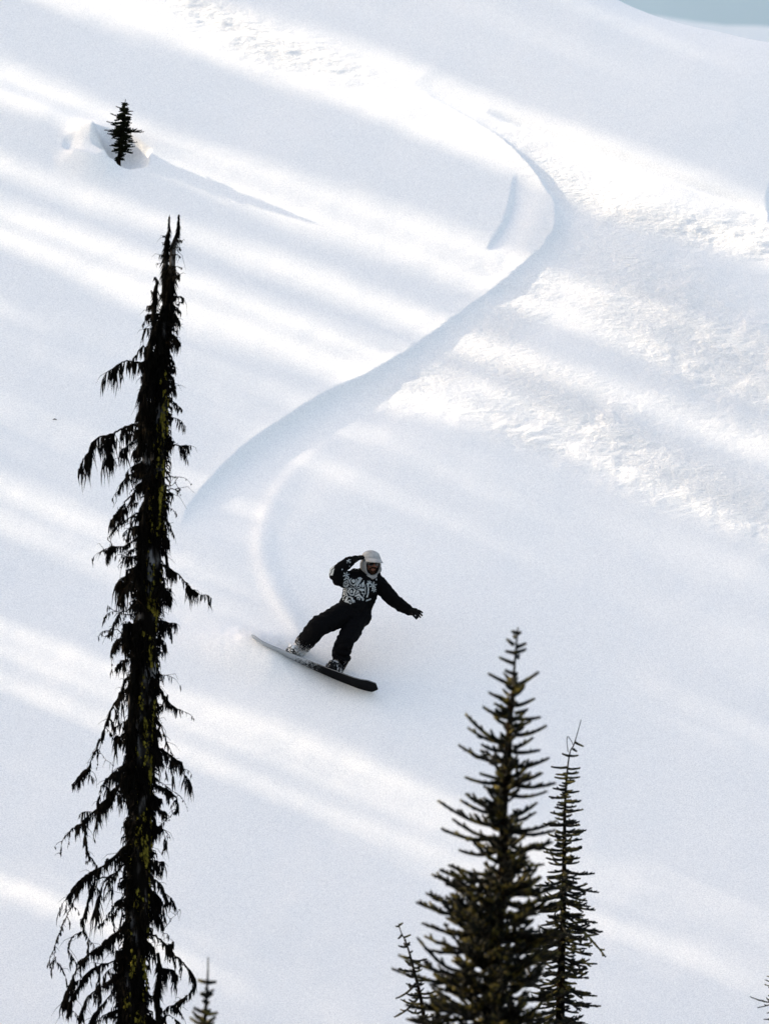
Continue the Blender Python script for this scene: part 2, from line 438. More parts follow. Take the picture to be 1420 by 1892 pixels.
def V3(p): return Vector(p)
def vspline(pts, n=5):
    return [Vector(p) for p in spline([tuple(p) for p in pts], n)]
def plen(pts): return sum((pts[i+1]-pts[i]).length for i in range(len(pts)-1))
def walk(pts, step):
    """points along a polyline at even spacing with their direction and parameter"""
    L = plen(pts); n = max(1, int(L/step)); out = []; i = 0; acc = 0.0
    for k in range(n+1):
        target = L*k/n
        while i < len(pts)-2 and acc+(pts[i+1]-pts[i]).length < target:
            acc += (pts[i+1]-pts[i]).length; i += 1
        seg = pts[i+1]-pts[i]; l = max(seg.length, 1e-9)
        out.append((pts[i]+seg*min(1, (target-acc)/l), seg/l, k/n))
    return out

# ---- the lichen-hung dead fir
DY = 90.0
def dpt(px, py, off=0.0):
    return at(px, py, DY+off) if abs(off) < 1e-9 else Vector((at(px, py, DY).x, DY+off, at(px, py, DY).z))
DS = DY/F                                      # metres per photograph pixel at this tree
def dead_tree():
    tr_px = [(245,1960,26),(245,1892,24),(247,1763,22.5),(252,1690,22),(255,1620,21.5),(259,1524,21),(262,1467,20.5),(264,1383,20),(266,1319,20),(267,1256,20.5),(268,1171,20.5),(271,1141,20.5),
             (276,1077,20),(280,1024,19.5),(284,971,18.5),(288,908,17),(290,845,16.5),(293,781,15.5),(297,720,13.5),(300,655,12.5),(303,623,11),(307,581,9.5),(312,560,8)]
    base_xy = at(238, 1892, DY).x, DY
    gz = slope_z(*base_xy)
    root = empty('dead_tree', (base_xy[0], DY, gz))
    tag(root, 'tall dead fir with forked top, draped in black hanging lichen and dotted with yellow lichen', 'tree')
    mb = MB()
    axis_ = [dpt(x, y) for x, y, r in tr_px]; rad = [r*DS for x, y, r in tr_px]
    pts = [Vector((base_xy[0]-.05, DY, gz-.4))]+[Vector((base_xy[0], DY, gz+.6))]+axis_
    rr = [.30, .24]+rad
    P = vspline([(*p, r) for p, r in zip(pts, rr)] and [tuple(p) for p in pts], 5); R = [float(v[0]) for v in spline([(r, 0) for r in rr], 5)]
    # rough bark: rings with uneven radii
    n = 16; vs = []; fs = []
    for i, p in enumerate(P):
        for j in range(n):
            q = 2*math.pi*j/n
            k = 1+.16*mnoise.noise(Vector((math.cos(q)*1.6, math.sin(q)*1.6, p.z*4)))+.10*mnoise.noise(Vector((math.cos(q)*4, math.sin(q)*4, p.z*11)))
            vs.append(p+Vector((math.cos(q), math.sin(q), 0))*R[i]*k)
    for i in range(len(P)-1):
        for j in range(n): fs.append((i*n+j, i*n+(j+1) % n, (i+1)*n+(j+1) % n, (i+1)*n+j))
    mb.add(vs, fs); trunk = mb.build('trunk', BARK, root)
    # forked tops and side stems
    stems = [[(312,560,7.5,0),(314,538,7.5,-.02),(317,517,7,-.02),(318,496,5.8,-.01),(319,470,5.8,0),(320,458,5,0),(324.5,441,3.8,0),(329,425,2.6,0),(329.5,414,1.2,0),(330.4,396,.5,0)],
             [(307,581,6,.05),(303,545,5,.06),(304.5,520,5.5,.06),(305.5,498,5.2,.05),(306,475,5.6,.05),(308,454,4,.05),(309,437,3.6,.05),(312.5,423,2,.05),(311.8,414,1,.05),(313,396,.5,.05)],
             [(298,655,7,-.08),(290,610,5.5,-.1),(285,585,5,-.1),(286,560,4.4,-.1),(288,535,4,-.1),(291,522,2.5,-.1),(287,512,1,-.1)],
             [(276,900,7,-.14),(270,850,7,-.18),(266,800,7,-.2),(262,770,6.5,-.2),(266,730,6,-.2),(272,690,5.5,-.2),(278,650,5,-.16),(285,610,4,-.12)],
             [(262,1130,5,-.16),(262,1060,5,-.2),(262,1000,4,-.2),(266,960,3,-.2),(272,900,2,-.15)],
             [(247,1380,5,-.16),(242,1320,5,-.2),(246,1250,4.5,-.2),(250,1200,4,-.18),(256,1150,3,-.14)],
             [(292,1960,6,-.1),(293,1890,5.5,-.1),(291,1840,5,-.1),(296,1800,4,-.1),(292,1760,3,-.1)]]
    spts = []
    for st in stems:
        mb = MB(); p = vspline([tuple(dpt(x, y, o)) for x, y, r, o in st], 4); r = [float(v[0])*DS for v in spline([(q[2], 0) for q in st], 4)]
        mb.tube(p, r, 8); mb.build('stem', BARK, root); spts.append((p, r))
    br = []   # (points, base radius px, lichen length m, density)
    def B(pts, r=2.2, L=.10, d=1.0, off=None):
        o1 = off if off is not None else random.uniform(-.25, .25)
        n = len(pts)
        br.append(([dpt(x, y, -.06+o1*i/max(1, n-1)) for i, (x, y) in enumerate(pts)], r, L, d))
    B([(285,672),(265,671),(251,670),(235,667),(218,675),(201,686)], 2.5, .17, 1.6)
    B([(280,655),(264,640),(250,660),(245,672)], 1.6, .09); B([(317,551),(328,547),(339,551),(336,557),(326,562)], 1.3, .05, 1.2)
    B([(312,598),(325,601),(328,612)], 1.8, .12, 1.6); B([(314,616),(326,624),(334,634)], 1.8, .10, 1.8)
    B([(290,606),(277,607),(268,608)], 1.2, .14, 1.2); B([(322,444),(330,444),(337,447)], .7, .03, .4); B([(322,458),(332,458),(335,462)], .7, .03, .4)
    B([(318,470),(330,472),(334,476)], .8, .05, .6); B([(318,492),(330,492),(337,495)], .8, .03, .5); B([(318,500),(326,503),(333,508)], .7, .03, .5); B([(318,512),(327,510),(332,512)], .8, .05, 1)
    B([(306,485),(296,486),(289,488)], .8, .06, 1.2); B([(306,470),(299,470),(293,472)], .7, .05, .6); B([(305,450),(299,449)], .6, .04, .4); B([(308,438),(302,436)], .6, .02, .3)
    B([(289,546),(283,541),(279,536)], .8, .03, .5); B([(286,570),(277,564),(272,565)], .8, .05, .7); B([(286,582),(274,580),(270,583)], .8, .09, .9); B([(286,594),(275,592),(265,598)], .8, .05, .5)
    B([(316,575),(326,570),(334,577)], .8, .04, .7); B([(311,700),(322,706),(325,722)], 1.8, .12, 1.5); B([(310,735),(320,742),(328,750)], 1.4, .06, 1.2)
    B([(268,780),(238,787),(222,794),(205,803),(178,812),(168,826),(166,854)], 2.6, .20, 1.9, -.1); B([(210,802),(202,815),(204,835),(216,858)], 2, .16, 2.6, -.12)
    B([(255,805),(240,822),(225,830)], 2.2, .16, 1.8)
    B([(305,824),(320,822),(335,824),(352,823)], 1.8, .09, 1.7, .05); B([(306,881),(326,881),(321,895),(311,897)], .9, .02, .3); B([(305,906),(320,904),(332,903),(330,907)], 1.3, .04, .6)
    B([(272,858),(262,868),(252,862)], 1.6, .11, 1.3); B([(276,870),(258,866),(243,876),(228,888),(216,912),(215,925)], 1.8, .07, 1.0)
    B([(275,880),(264,889),(250,900),(240,912)], 1.5, .05, .9); B([(250,910),(238,920),(226,935),(215,948),(204,962)], 2, .14, 2.6); B([(255,930),(240,935),(228,942)], 2, .15, 2.2)
    B([(272,943),(251,950),(236,960),(221,967),(209,980),(199,997)], 1.6, .05, 1.0); B([(270,970),(249,973),(230,984),(229,995)], 1.2, .04, .8)
    B([(275,985),(255,992),(240,1004),(232,1009),(211,1010),(198,1013),(191,1017)], 1.7, .06, 1.1); B([(212,1010),(202,1014),(196,1018)], 1.5, .10, 3.4)
    B([(270,1005),(245,1016),(228,1035),(219,1047)], 1.3, .05, .9); B([(250,1012),(235,1028),(238,1052),(234,1086),(226,1105)], 1.4, .06, 1.0); B([(236,1085),(228,1092),(222,1105)], 1.4, .08, 2.5)
    B([(295,1012),(304,1020),(308,1035),(312,1050),(331,1062),(348,1083),(360,1093),(372,1100)], 2.2, .12, 2.2, .12); B([(290,940),(305,955),(315,970),(316,976)], 1.6, .10, 2.0)
    B([(292,1080),(305,1086),(317,1102)], 2, .16, 2.3, -.1); B([(262,1128),(238,1136),(215,1130),(198,1119)], 1.5, .07, 1.2); B([(288,1140),(300,1146),(315,1150),(327,1153)], 1.7, .10, 2.0)
    B([(250,1110),(235,1128),(222,1132),(212,1150),(204,1165)], 1.5, .07, 1.1); B([(255,1180),(235,1186),(222,1180),(210,1190),(206,1205)], 1.8, .10, 1.8); B([(245,1190),(230,1180),(218,1163),(206,1168),(201,1172),(191,1176)], 1.3, .05, 1.1)
    B([(252,1215),(235,1217),(222,1224),(214,1234)], 1.4, .11, 1.6); B([(250,1255),(236,1250),(228,1262),(226,1278)], 1.6, .10, 1.6)
    B([(250,1258),(231,1277),(216,1296),(205,1313),(194,1345),(185,1372),(172,1398),(161,1423),(148,1433),(134,1449)], 2.4, .08, 1.3, -.1); B([(160,1422),(150,1430),(145,1442)], 1.8, .09, 3); B([(188,1366),(186,1390),(200,1408),(209,1415)], .7, .02, .4); B([(162,1420),(172,1428),(178,1440)], .7, .03, .6)
    B([(245,1330),(228,1335),(214,1345),(208,1360)], 1.4, .12, 1.9); B([(246,1350),(226,1358),(212,1372)], 1.8, .14, 2.0)
    B([(245,1420),(227,1442),(215,1455),(205,1467),(185,1488),(163,1509),(150,1520),(140,1528)], 3, .14, 2.2, -.1); B([(205,1466),(192,1450),(185,1462),(182,1478)], 1.8, .14, 2.2); B([(145,1524),(130,1535),(117,1550),(112,1576)], 1.6, .05, 1.0); B([(163,1508),(160,1530),(158,1560),(163,1577),(178,1600)], 1.1, .05, 1.3)
    B([(245,1400),(222,1418),(205,1432),(196,1440)], 1.6, .08, 1.4)
    B([(283,1258),(292,1262),(303,1285),(322,1306),(343,1317)], 2.1, .09, 1.9, .1); B([(284,1322),(292,1332),(301,1351),(311,1378),(322,1402)], 1.8, .09, 1.8, .08)
    B([(280,1378),(296,1382),(310,1392),(322,1402),(337,1412),(335,1427)], 2, .13, 2.8, .05); B([(292,1410),(305,1404),(320,1408),(334,1420)], 1.8, .15, 3.2, -.08)
    B([(278,1450),(292,1452),(311,1461),(325,1474),(328,1490),(322,1502),(309,1514),(299,1522)], 1.9, .07, 2.8, .04); B([(284,1440),(305,1450),(331,1469)], .9, .02, .4)
    B([(278,1484),(290,1490),(301,1499),(305,1497)], 1.6, .07, 1.8); B([(280,1522),(292,1528),(302,1534),(309,1543),(307,1558)], 1.5, .07, 1.5)
    B([(250,1545),(233,1562),(214,1580),(195,1596),(176,1608),(159,1617),(146,1628),(137,1639),(125,1658),(123,1677)], 2.8, .11, 1.9, -.15)
    B([(160,1617),(152,1634),(143,1655),(134,1673),(120,1700),(113,1720),(103,1744),(104,1770),(116,1787)], 1.5, .045, 1.0, -.18); B([(104,1768),(97,1776),(92,1787)], .8, .03, .7)
    B([(250,1575),(231,1596),(215,1612),(200,1620),(188,1622),(176,1625),(167,1650),(161,1672),(155,1696),(157,1720),(166,1735),(176,1749)], 2.0, .10, 1.1, -.1)
    B([(205,1618),(192,1630),(186,1650),(180,1668)], 1.8, .20, 2.6, -.2); B([(156,1718),(142,1726),(132,1734),(127,1752),(133,1768),(130,1785)], 1.0, .05, .9)
    B([(240,1655),(224,1672),(208,1690),(195,1700),(183,1712)], 1.6, .06, 1.3); B([(208,1620),(208,1660),(208,1695),(213,1722)], 1.2, .06, 1.6)
    B([(250,1705),(235,1715),(218,1722),(209,1728),(196,1738),(185,1749),(171,1759),(157,1772),(147,1785),(139,1798),(131,1815),(122,1835),(116,1852)], 3, .13, 2.0, -.12)
    B([(240,1765),(222,1772),(204,1778),(186,1783),(185,1815),(185,1847)], 2, .12, 1.6, -.2); B([(180,1785),(160,1800),(145,1825),(130,1850),(128,1880)], 1.8, .10, 2.0, -.2)
    B([(235,1795),(215,1802),(195,1818),(170,1835),(158,1850),(148,1880)], 1.8, .10, 2.2); B([(235,1825),(213,1831),(195,1850),(178,1868),(165,1890)], 2.0, .12, 2.2); B([(240,1858),(215,1868),(190,1878),(170,1905)], 2.0, .12, 2.0)
    B([(268,1590),(285,1590),(296,1592),(304,1594)], 1.0, .10, 1.4); B([(266,1618),(280,1622),(296,1634),(304,1650),(311,1668)], 1.8, .10, 2.2); B([(268,1640),(285,1650),(296,1670)], 1.6, .15, 2.6); B([(280,1692),(292,1690),(300,1705),(303,1725)], 1.6, .12, 2.2)
    B([(303,1720),(312,1705),(320,1694),(333,1682)], .8, .02, .3); B([(270,1725),(288,1730),(304,1744),(319,1762),(334,1774),(343,1785),(355,1800),(360,1817),(354,1832),(343,1842),(330,1851),(319,1859)], 2.3, .10, 2.2, .08)
    B([(300,1745),(312,1745),(322,1738)], 1.4, .12, 2.2); B([(300,1790),(318,1792),(330,1805)], 1.8, .16, 2.4); B([(262,1830),(278,1840),(291,1854),(300,1868),(305,1884)], 1.8, .10, 2.4); B([(260,1868),(280,1880),(292,1900)], 1.8, .11, 2.2)
    B([(318,1858),(330,1866),(338,1882)], 1.4, .07, 1.6); B([(300,1880),(315,1876),(330,1886)], 1.4, .08, 1.6)
    # curtains of lichen on the shaded flank
    for k in range(46):
        py = random.choice([random.uniform(640, 800), random.uniform(760, 860), random.uniform(880, 1150), random.uniform(1250, 1460)])
        cx = np.interp(py, [q[1] for q in tr_px[::-1]], [q[0] for q in tr_px[::-1]])
        x0 = cx-random.uniform(4, 14); L = random.uniform(14, 34)
        B([(x0, py), (x0-L*.5, py+random.uniform(-6, 4)), (x0-L, py+random.uniform(-2, 12))], random.uniform(1.2, 2.4), random.uniform(.12, .24), random.uniform(1.6, 3), random.uniform(-.3, .2))
    # short snags all round the stem
    for k in range(150):
        py = random.uniform(560, 1895)
        cx = np.interp(py, [q[1] for q in tr_px[::-1]], [q[0] for q in tr_px[::-1]]); r = np.interp(py, [q[1] for q in tr_px[::-1]], [q[2] for q in tr_px[::-1]])
        side = -1 if random.random() < .58 else 1
        L = random.uniform(8, 24)+r*.3; ang = random.uniform(-1.2, 1.2); dy = random.uniform(-.25, .2)
        x0 = cx+side*r*.6*math.cos(ang); L2 = L*abs(math.cos(ang))
        B([(x0, py), (x0+side*L2*.6, py+random.uniform(-3, 6)), (x0+side*L2, py+random.uniform(2, 16))], random.uniform(.8, 1.8), random.uniform(.05, .16), random.uniform(1, 2.6), -math.sin(ang)*.25)
    for P0, r, L, d in br:
        P = vspline(P0, 4)
        # crooked twig
        for i in range(1, len(P)-1): P[i] = P[i]+Vector((random.gauss(0,1), random.gauss(0,1), random.gauss(0,1)))*.0045
        mb = MB(); n = len(P)
        mb.tube(P, [max(.0022, r*DS*(1-.78*i/(n-1))) for i in range(n)], 5)
        Lb = plen(P)
        for q, dirv, t in walk(P, .06):
            if random.random() < .8:            # little side twigs
                a = Vector((random.gauss(0,1), random.gauss(0,1), random.gauss(-.3,.7))).normalized()
                l = random.uniform(.02, .09) if random.random() < .7 else random.uniform(.08, .2); e1 = q+a*l*.6+dirv*l*.3; e2 = e1+Vector((a.x, a.y, a.z-.9))*l*.5
                mb.tube([q, e1, e2], [.0032, .0024, .0010], 3)
        hb = MB()
        lines = [(P, 1.0)]
        if Lb > .15 and P[0].z < at(0, 640, DY).z:
            for q, dirv, t in walk(P, .11):
                if t < .15 or random.random() < .45: continue
                a = (dirv*.5+Vector((random.gauss(0,.9), random.gauss(0,.9), random.gauss(-.35,.5)))).normalized(); l = random.uniform(.06, .17)
                sp = vspline([q, q+a*l*.4, q+a*l*.75+Vector((0,0,-.12*l)), q+a*l+Vector((0,0,-.4*l))], 2)
                mb.tube(sp, [.004*(1-.75*i/(len(sp)-1)) for i in range(len(sp))], 4); lines.append((sp, .5))
        b = mb.build('branch', TWIG, root)
        for q, dirv, t in [w_ for ln_, k_ in lines for w_ in walk(ln_, .0075/d/k_)]:
            # clumped: strands bunch where a slow noise is high
            c = min(1, max(0, mnoise.noise(q*8.0)*.8+.5))
            if random.random() > .04+2.0*c*c*1.3: continue
            l = L*random.uniform(.2, 1.0)*(.25+1.9*c)
            p0 = q+Vector((random.gauss(0,.004), random.gauss(0,.012), 0))
            sw = Vector((random.gauss(-.06,.16), random.gauss(0,.2), -1)).normalized()
            mid = p0+sw*l*.5; sw2 = Vector((sw.x*.4+random.gauss(0,.12), sw.y*.4, -1)).normalized()
            end = mid+sw2*l*.5; w = random.uniform(.003, .010)
            hb.tube([p0, mid], [w*.8, w], 3, caps=False); hb.spike(mid, end, w)
        if hb.f: tag(hb.build('lichen_strand', HAIR, b), kind='stuff')
    # dark lichen furring the stems
    hb = MB()
    for k in range(5200):
        py = random.uniform(500, 1960); t = random.random()
        cx = np.interp(py, [q[1] for q in tr_px[::-1]], [q[0] for q in tr_px[::-1]]); r = np.interp(py, [q[1] for q in tr_px[::-1]], [q[2] for q in tr_px[::-1]])
        if py < 560: continue
        a = random.random()*6.283; c = dpt(cx, py)
        if mnoise.noise(Vector((a*1.2, 0, c.z*2.3))) < -.12: continue
        p0 = c+Vector((math.cos(a), math.sin(a), 0))*r*DS*random.uniform(.9, 1.12)
        d_ = Vector((math.cos(a)*random.uniform(.1, 1), math.sin(a)*random.uniform(.1, 1), random.uniform(-1.2, -.1))).normalized()
        l = random.uniform(.03, .15); m_ = p0+d_*l*.5; e_ = m_+Vector((d_.x*.2, d_.y*.2, -1)).normalized()*l*.6
        w = random.uniform(.004, .012); hb.tube([p0, m_], [w, w], 3, caps=False); hb.spike(m_, e_, w)
    for P, R in spts:
        for q, dirv, t in walk(P, .0016):
            i = min(len(R)-1, int(t*(len(R)-1)))
            if mnoise.noise(q*6) < -.1: continue
            a = random.random()*6.283; o = Vector((math.cos(a), math.sin(a), 0))
            l = random.uniform(.02, .11)*min(1, R[i]/.022+.12)
            hb.spike(q+o*R[i]*.9, q+o*(R[i]+l*.5)+Vector((0,0,-l)), random.uniform(.003, .009))
    tag(hb.build('stem_lichen', HAIR, root), kind='stuff')
    # yellow wolf lichen on the bark, mostly on the side away from the weather
    lb = MB()
    for k in range(3000):
        py = random.uniform(690, 1940)
        cx = np.interp(py, [q[1] for q in tr_px[::-1]], [q[0] for q in tr_px[::-1]]); r = np.interp(py, [q[1] for q in tr_px[::-1]], [q[2] for q in tr_px[::-1]])
        a = random.gauss(-.75, .65); c = dpt(cx, py)
        if mnoise.noise(Vector((math.cos(a)*2, math.sin(a)*2, c.z*3.2))) < .10: continue
        n_ = Vector((math.cos(a), math.sin(a), 0)); p0 = c+n_*r*DS*1.06
        s_ = random.uniform(.005, .017)
        tdir = Vector((-n_.y, n_.x, 0))
        lb.ball(p0, (s_, s_*1.7, s_*.7), 5, 4, (tdir, Vector((0,0,1)), n_))
        for _ in range(4):
            o = tdir*random.gauss(0, s_)+Vector((0,0,random.gauss(0, s_*1.5)))
            lb.spike(p0+o, p0+o+n_*random.uniform(.01,.022)+tdir*random.gauss(0,.008)+Vector((0,0,random.gauss(-.004,.01))), .003)
    tag(lb.build('yellow_lichen', LICHEN, root), kind='stuff')
    return root
dead_tree()

# ---- live firs
def bristle(mb, pts, r0, r1, ln, per_m, lift=.35):
    """a needle-clad shoot: a slim core with needles standing out all round, most of them upward"""
    n = len(pts)
    mb.tube(pts, [r0+(r1-r0)*i/(n-1) for i in range(n)], 4)
    cnt = max(3, int(plen(pts)*per_m)); L = plen(pts)
    for q, d, t in walk(pts, L/cnt):
        u = d.orthogonal().normalized(); u.rotate(Matrix.Rotation(random.random()*6.283, 3, d))
        v = (u+d*random.uniform(.3, 1.0)+Vector((0,0,lift))).normalized()
        mb.blade(q, q+v*ln*random.uniform(.6, 1.15)*(1-.25*t), random.uniform(.0028, .0055))
def fir_branch(root, mat, base, tip, twig=.45, spread=1.0, ln=.022, core=.008, per_m=320, sag=.10, step=.05, flat=.15, droop=0.0, base_r=.010):
    d = tip-base; L = d.length
    if L < 1e-3: return
    mid = base+d*.5+Vector((0,0,-sag*L)); m2 = base+d*.8+Vector((0,0,-sag*L*.55))
    P = vspline([base, base+d*.22+Vector((0,0,-sag*.75*L)), mid, m2, tip], 3)
    mb = MB()
    n = len(P); mb.tube(P[:max(3, n//2)], [base_r*(1-.5*i/(n//2)) for i in range(max(3, n//2))], 5)
    bare = .12 if L > .2 else 0
    k0 = int(bare*(n-1)); bristle(mb, P[k0:], core, core*.55, ln, per_m)
    side = d.cross(Vector((0,0,1)))
    side = side.normalized() if side.length > 1e-4 else Vector((1,0,0))
    sg = 1
    for q, dv, t in walk(P, step):
        if t < .16 or t > .93: continue
        sg = -sg
        l = twig*L*(1-t)**.8*random.uniform(.55, 1.1)*min(1, .35+t*2.0)
        if l < .018: continue
        out = (side*sg*spread*random.uniform(.7, 1.15)+dv*random.uniform(.75, 1.15)+Vector((0,0,random.gauss(flat+.18, .36)))).normalized()
        e = q+out*l; m_ = q+out*l*.5+Vector((0,0,-.05*l))
        e = e+Vector((0,0,(.10-droop)*l))
        bristle(mb, [q, m_, e], core*.9, core*.5, ln*.95, per_m)
        if l > .11:
            s2 = out.cross(Vector((0,0,1))).normalized()
            for tt in (.45, .7):
                for sg2 in (-1, 1):
                    if random.random() < .75:
                        q2 = q+(e-q)*tt; o2 = (s2*sg2*.8+out+Vector((0,0,random.gauss(.1,.25)))).normalized(); l2 = l*.42*(1.2-tt)
                        bristle(mb, [q2, q2+o2*l2*.5, q2+o2*l2], core*.8, core*.45, ln*.9, per_m)
    return mb.build('branch', mat, root)

def fir_tree(name, label, D, trunk_px, width_px, base_px, listed=(), fill_from=None, fill_to=1960, fill_step=14, per=3, mat=None, group=None, rise=.25, depth_only=False,
             twig=.45, ln=.022, core=.008, per_m=320, step=.05, sag=.10, droop=0.0, trunk_mat=None, low=True, cat='fir tree', listed_kw=None, az_bias=None):
    S = D/F
    gx = at(base_px, 1892, D).x; gz = slope_z(gx, D)
    root = empty(name, (gx, D, gz)); tag(root, label, cat, group)
    ax = [(x, y, r) for x, y, r in trunk_px]
    P = vspline([tuple(at(x, y, D)) for x, y, r in ax], 4); R = [float(v[0])*S for v in spline([(r, 0) for x, y, r in ax], 4)]
    mb = MB()
    down = [Vector((gx, D, gz-.3)), Vector((gx, D, gz+.3*(P[-1].z-gz)))] if low else []
    rb = max(R[-1], .02); hgt = max(.1, P[-1].z-gz)
    full = P+[p for p in reversed(down)]
    rad = R+([rb+.004*hgt, rb+.011*hgt] if low else [])
    mb.tube(full, rad, 8); mb.build('trunk', trunk_mat or BARKF, root)
    ys = [q[1] for q in ax]; xs = [q[0] for q in ax]
    tx = lambda py: float(np.interp(py, ys, xs)); wx = lambda py: float(np.interp(py, [w[0] for w in width_px], [w[1] for w in width_px]))
    for (bx, by, tpx, tpy, kw) in listed:
        b = at(bx, by, D); t = at(tpx, tpy, D); t.y += random.uniform(-.5, .5)*(t-b).length
        a = dict(twig=twig, ln=ln, core=core, per_m=per_m, step=step, sag=sag, droop=droop); a.update(listed_kw or {}); a.update(kw)
        fir_branch(root, mat, b, t, **a)
    py = fill_from if fill_from is not None else ys[0]+10
    az = random.random()*6
    while py < fill_to:
        for k in range(per):
            az += 2.4+random.uniform(-.3, .3)
            p2 = py+random.uniform(-.5, .5)*fill_step
            L = wx(p2)*S*(random.uniform(.30, .80) if depth_only and p2 < 1640 else random.uniform(.5 if depth_only else .32, 1.1))
            if depth_only:     # mostly toward or away from the viewer, the sideways ones are listed
                a2 = (math.pi/2 if random.random() < .5 else -math.pi/2)+random.uniform(-.75, .75)
            else: a2 = az
            b = at(tx(p2), p2, D); t = b+Vector((math.cos(a2)*L, math.sin(a2)*L, L*(rise(p2) if callable(rise) else rise)*random.uniform(.6, 1.4)))
            fir_branch(root, mat, b, t, twig=twig, ln=ln, core=core, per_m=per_m, step=step, sag=sag, droop=droop)
        py += fill_step*random.uniform(.8, 1.2)
    if low:     # the part of the tree below the picture, coarser
        zt = P[-1].z; n = int(min(32, (zt-gz)/.4)); wb = wx(fill_to)*S
        for k in range(n):
            z = zt-.25-(zt-gz-1.0)*k/max(1, n); a2 = k*2.4; L = (wb+(zt-z)*.10)*random.uniform(.8, 1.1)
            b = Vector((gx, D, z)); fir_branch(root, mat, b, b+Vector((math.cos(a2)*L, math.sin(a2)*L, -.12*L)), twig=.4, ln=.05, core=.02, per_m=40, step=.16)
    return root

def z1(L): return [(700+a/3.227, 1140+b/3.227, 700+c/3.227, 1140+d/3.227, kw) for a, b, c, d, kw in L]
def z2(L): return [(700+a/3.227, 1500+b/3.227, 700+c/3.227, 1500+d/3.227, kw) for a, b, c, d, kw in L]
T0 = dict(twig=.0, sag=.02); T1 = dict(twig=.25, sag=.05); T2 = dict(twig=.5); T3 = dict(twig=.62, step=.04)
big = z1([(820,95,790,85,T0),(825,100,847,90,T0),(815,125,800,110,T0),(805,168,760,132,T0),(818,180,876,158,T0),(812,215,755,205,T0),(815,212,876,193,T0),(805,278,718,243,T0),(803,340,750,318,T0),(822,250,832,225,T0),
          (795,408,650,338,T0),(830,405,950,328,dict(twig=.3, sag=.03)),(795,505,655,452,T1),(815,530,926,488,T1),(790,600,618,535,T2),(800,560,686,515,T1),(810,575,886,553,T0),
          (780,740,515,578,dict(twig=.32, sag=.14)),(770,745,530,665,T2),(800,605,962,598,T1),(800,700,996,648,dict(twig=.35)),(800,655,905,620,T1),(800,775,916,722,T2),(760,862,475,768,T2),(790,805,957,793,T1),(775,885,1010,838,dict(twig=.35)),
          (750,795,610,760,T2),(745,978,512,955,dict(twig=.3)),(760,975,600,935,T0),(745,1030,622,1010,T2),(770,980,975,930,T3),(770,970,860,905,T2),(765,985,1050,988,dict(twig=.4)),(765,1052,1000,1045,dict(twig=.25)),
          (735,1150,515,1050,T3),(735,1170,485,1095,T2),(725,1245,352,1100,dict(twig=.32, sag=.09)),(770,1190,940,1108,T2),(765,1215,936,1168,T2),(765,1262,1060,1215,dict(twig=.3)),(760,1265,1050,1270,dict(twig=.3)),
          (720,1310,370,1258,T2),(720,1320,438,1208,dict(twig=.4))]) + \
      z2([(715,230,475,230,dict(twig=.3, sag=.12)),(715,300,540,150,T2),(780,205,1035,185,T3),(775,240,960,195,T3),(770,280,985,318,T2),(700,445,315,380,T3),(705,400,360,345,T3),(700,360,412,320,T2),(760,345,925,345,T2),
          (680,600,222,538,T3),(690,560,280,490,T3),(760,480,1100,430,T3),(755,545,1090,540,T3),(760,470,1010,470,T3),(650,705,255,672,T2),(650,810,270,748,T2),(670,780,290,830,T2),(745,660,920,640,T2),(740,745,1160,720,T3),(740,720,1050,700,T3),
          (640,960,115,858,dict(twig=.4)),(560,930,228,745,dict(twig=.3, sag=.2)),(620,985,75,938,dict(twig=.35)),(735,860,1080,845,T3),(735,830,960,790,T3),(650,1065,320,1045,T2),(560,970,300,1035,T1),(730,990,1010,960,T3),
          (640,1130,160,1152,T3),(620,1250,165,1240,T3),(640,1190,300,1225,T3),(730,1090,1100,1075,T3),(720,1200,1050,1190,T3),(730,1260,1120,1250,T3)])
fir_tree('fir_tree', 'broad dark green fir top nearest the viewer, its upturned branches slightly out of focus', 74.0,
    [(956.6,1158.6,1.2),(954,1185,1.8),(951,1217,2.2),(948,1264,3),(943,1313,5),(939,1375,7),(934,1437,8.5),(929,1500,8.5),(931,1577,9),(926,1640,10),(917,1717,11),(911,1810,12),(908,1892,13),(906,1970,14)],
    [(1158,10),(1260,38),(1330,66),(1400,80),(1480,104),(1540,104),(1620,125),(1660,140),(1750,160),(1892,175),(1970,185)], 905,
    listed=big, fill_from=1250, fill_step=12, per=4, depth_only=True, mat=NEEDLE, rise=.30, twig=.50, ln=.030, core=.0200, per_m=360, step=.066, group=None)
def thin_trunk(): return [(1044,1405,1.3),(1046,1440,1.8),(1043,1500,2.8),(1042,1560,3.6),(1041,1640,4.6),(1039,1720,6),(1036,1810,7.5),(1034,1892,9),(1034,1970,10)]
thin = fir_tree('fir_tree', 'slender fir with a broken bent leader, behind the broad fir', 88.0, [(1073,1330,.6),(1067,1352,.8),(1059,1378,1.1),(1052,1392,1.3)]+thin_trunk()[1:],
    [(1330,1),(1375,12),(1420,26),(1450,24),(1500,36),(1560,46),(1600,40),(1640,60),(1700,68),(1765,76),(1810,70),(1892,74),(1970,80)], 1034,
    listed=[(1062,1372,1077,1379,T0),(1058,1384,1065,1389,T0),(1050,1397,1038,1393,T0),(1050,1396,1068,1396,dict(twig=.3)),(1047,1418,1018,1417,T1),(1047,1420,1071,1419,dict(twig=.3)),(1047,1432,1027,1431,T0),(1046,1437,1071,1436,T1),
            (1041,1690,1117,1766,dict(twig=.4, sag=-.05)),(1041,1628,1106,1650,T2),(1042,1610,1098,1614,T2)],
    fill_from=1432, fill_step=8.5, per=4, mat=NEEDLE2, rise=lambda p: .05 if p < 1600 else -.22, twig=.70, ln=.022, core=.0145, per_m=360, step=.046, sag=.07, droop=.15)
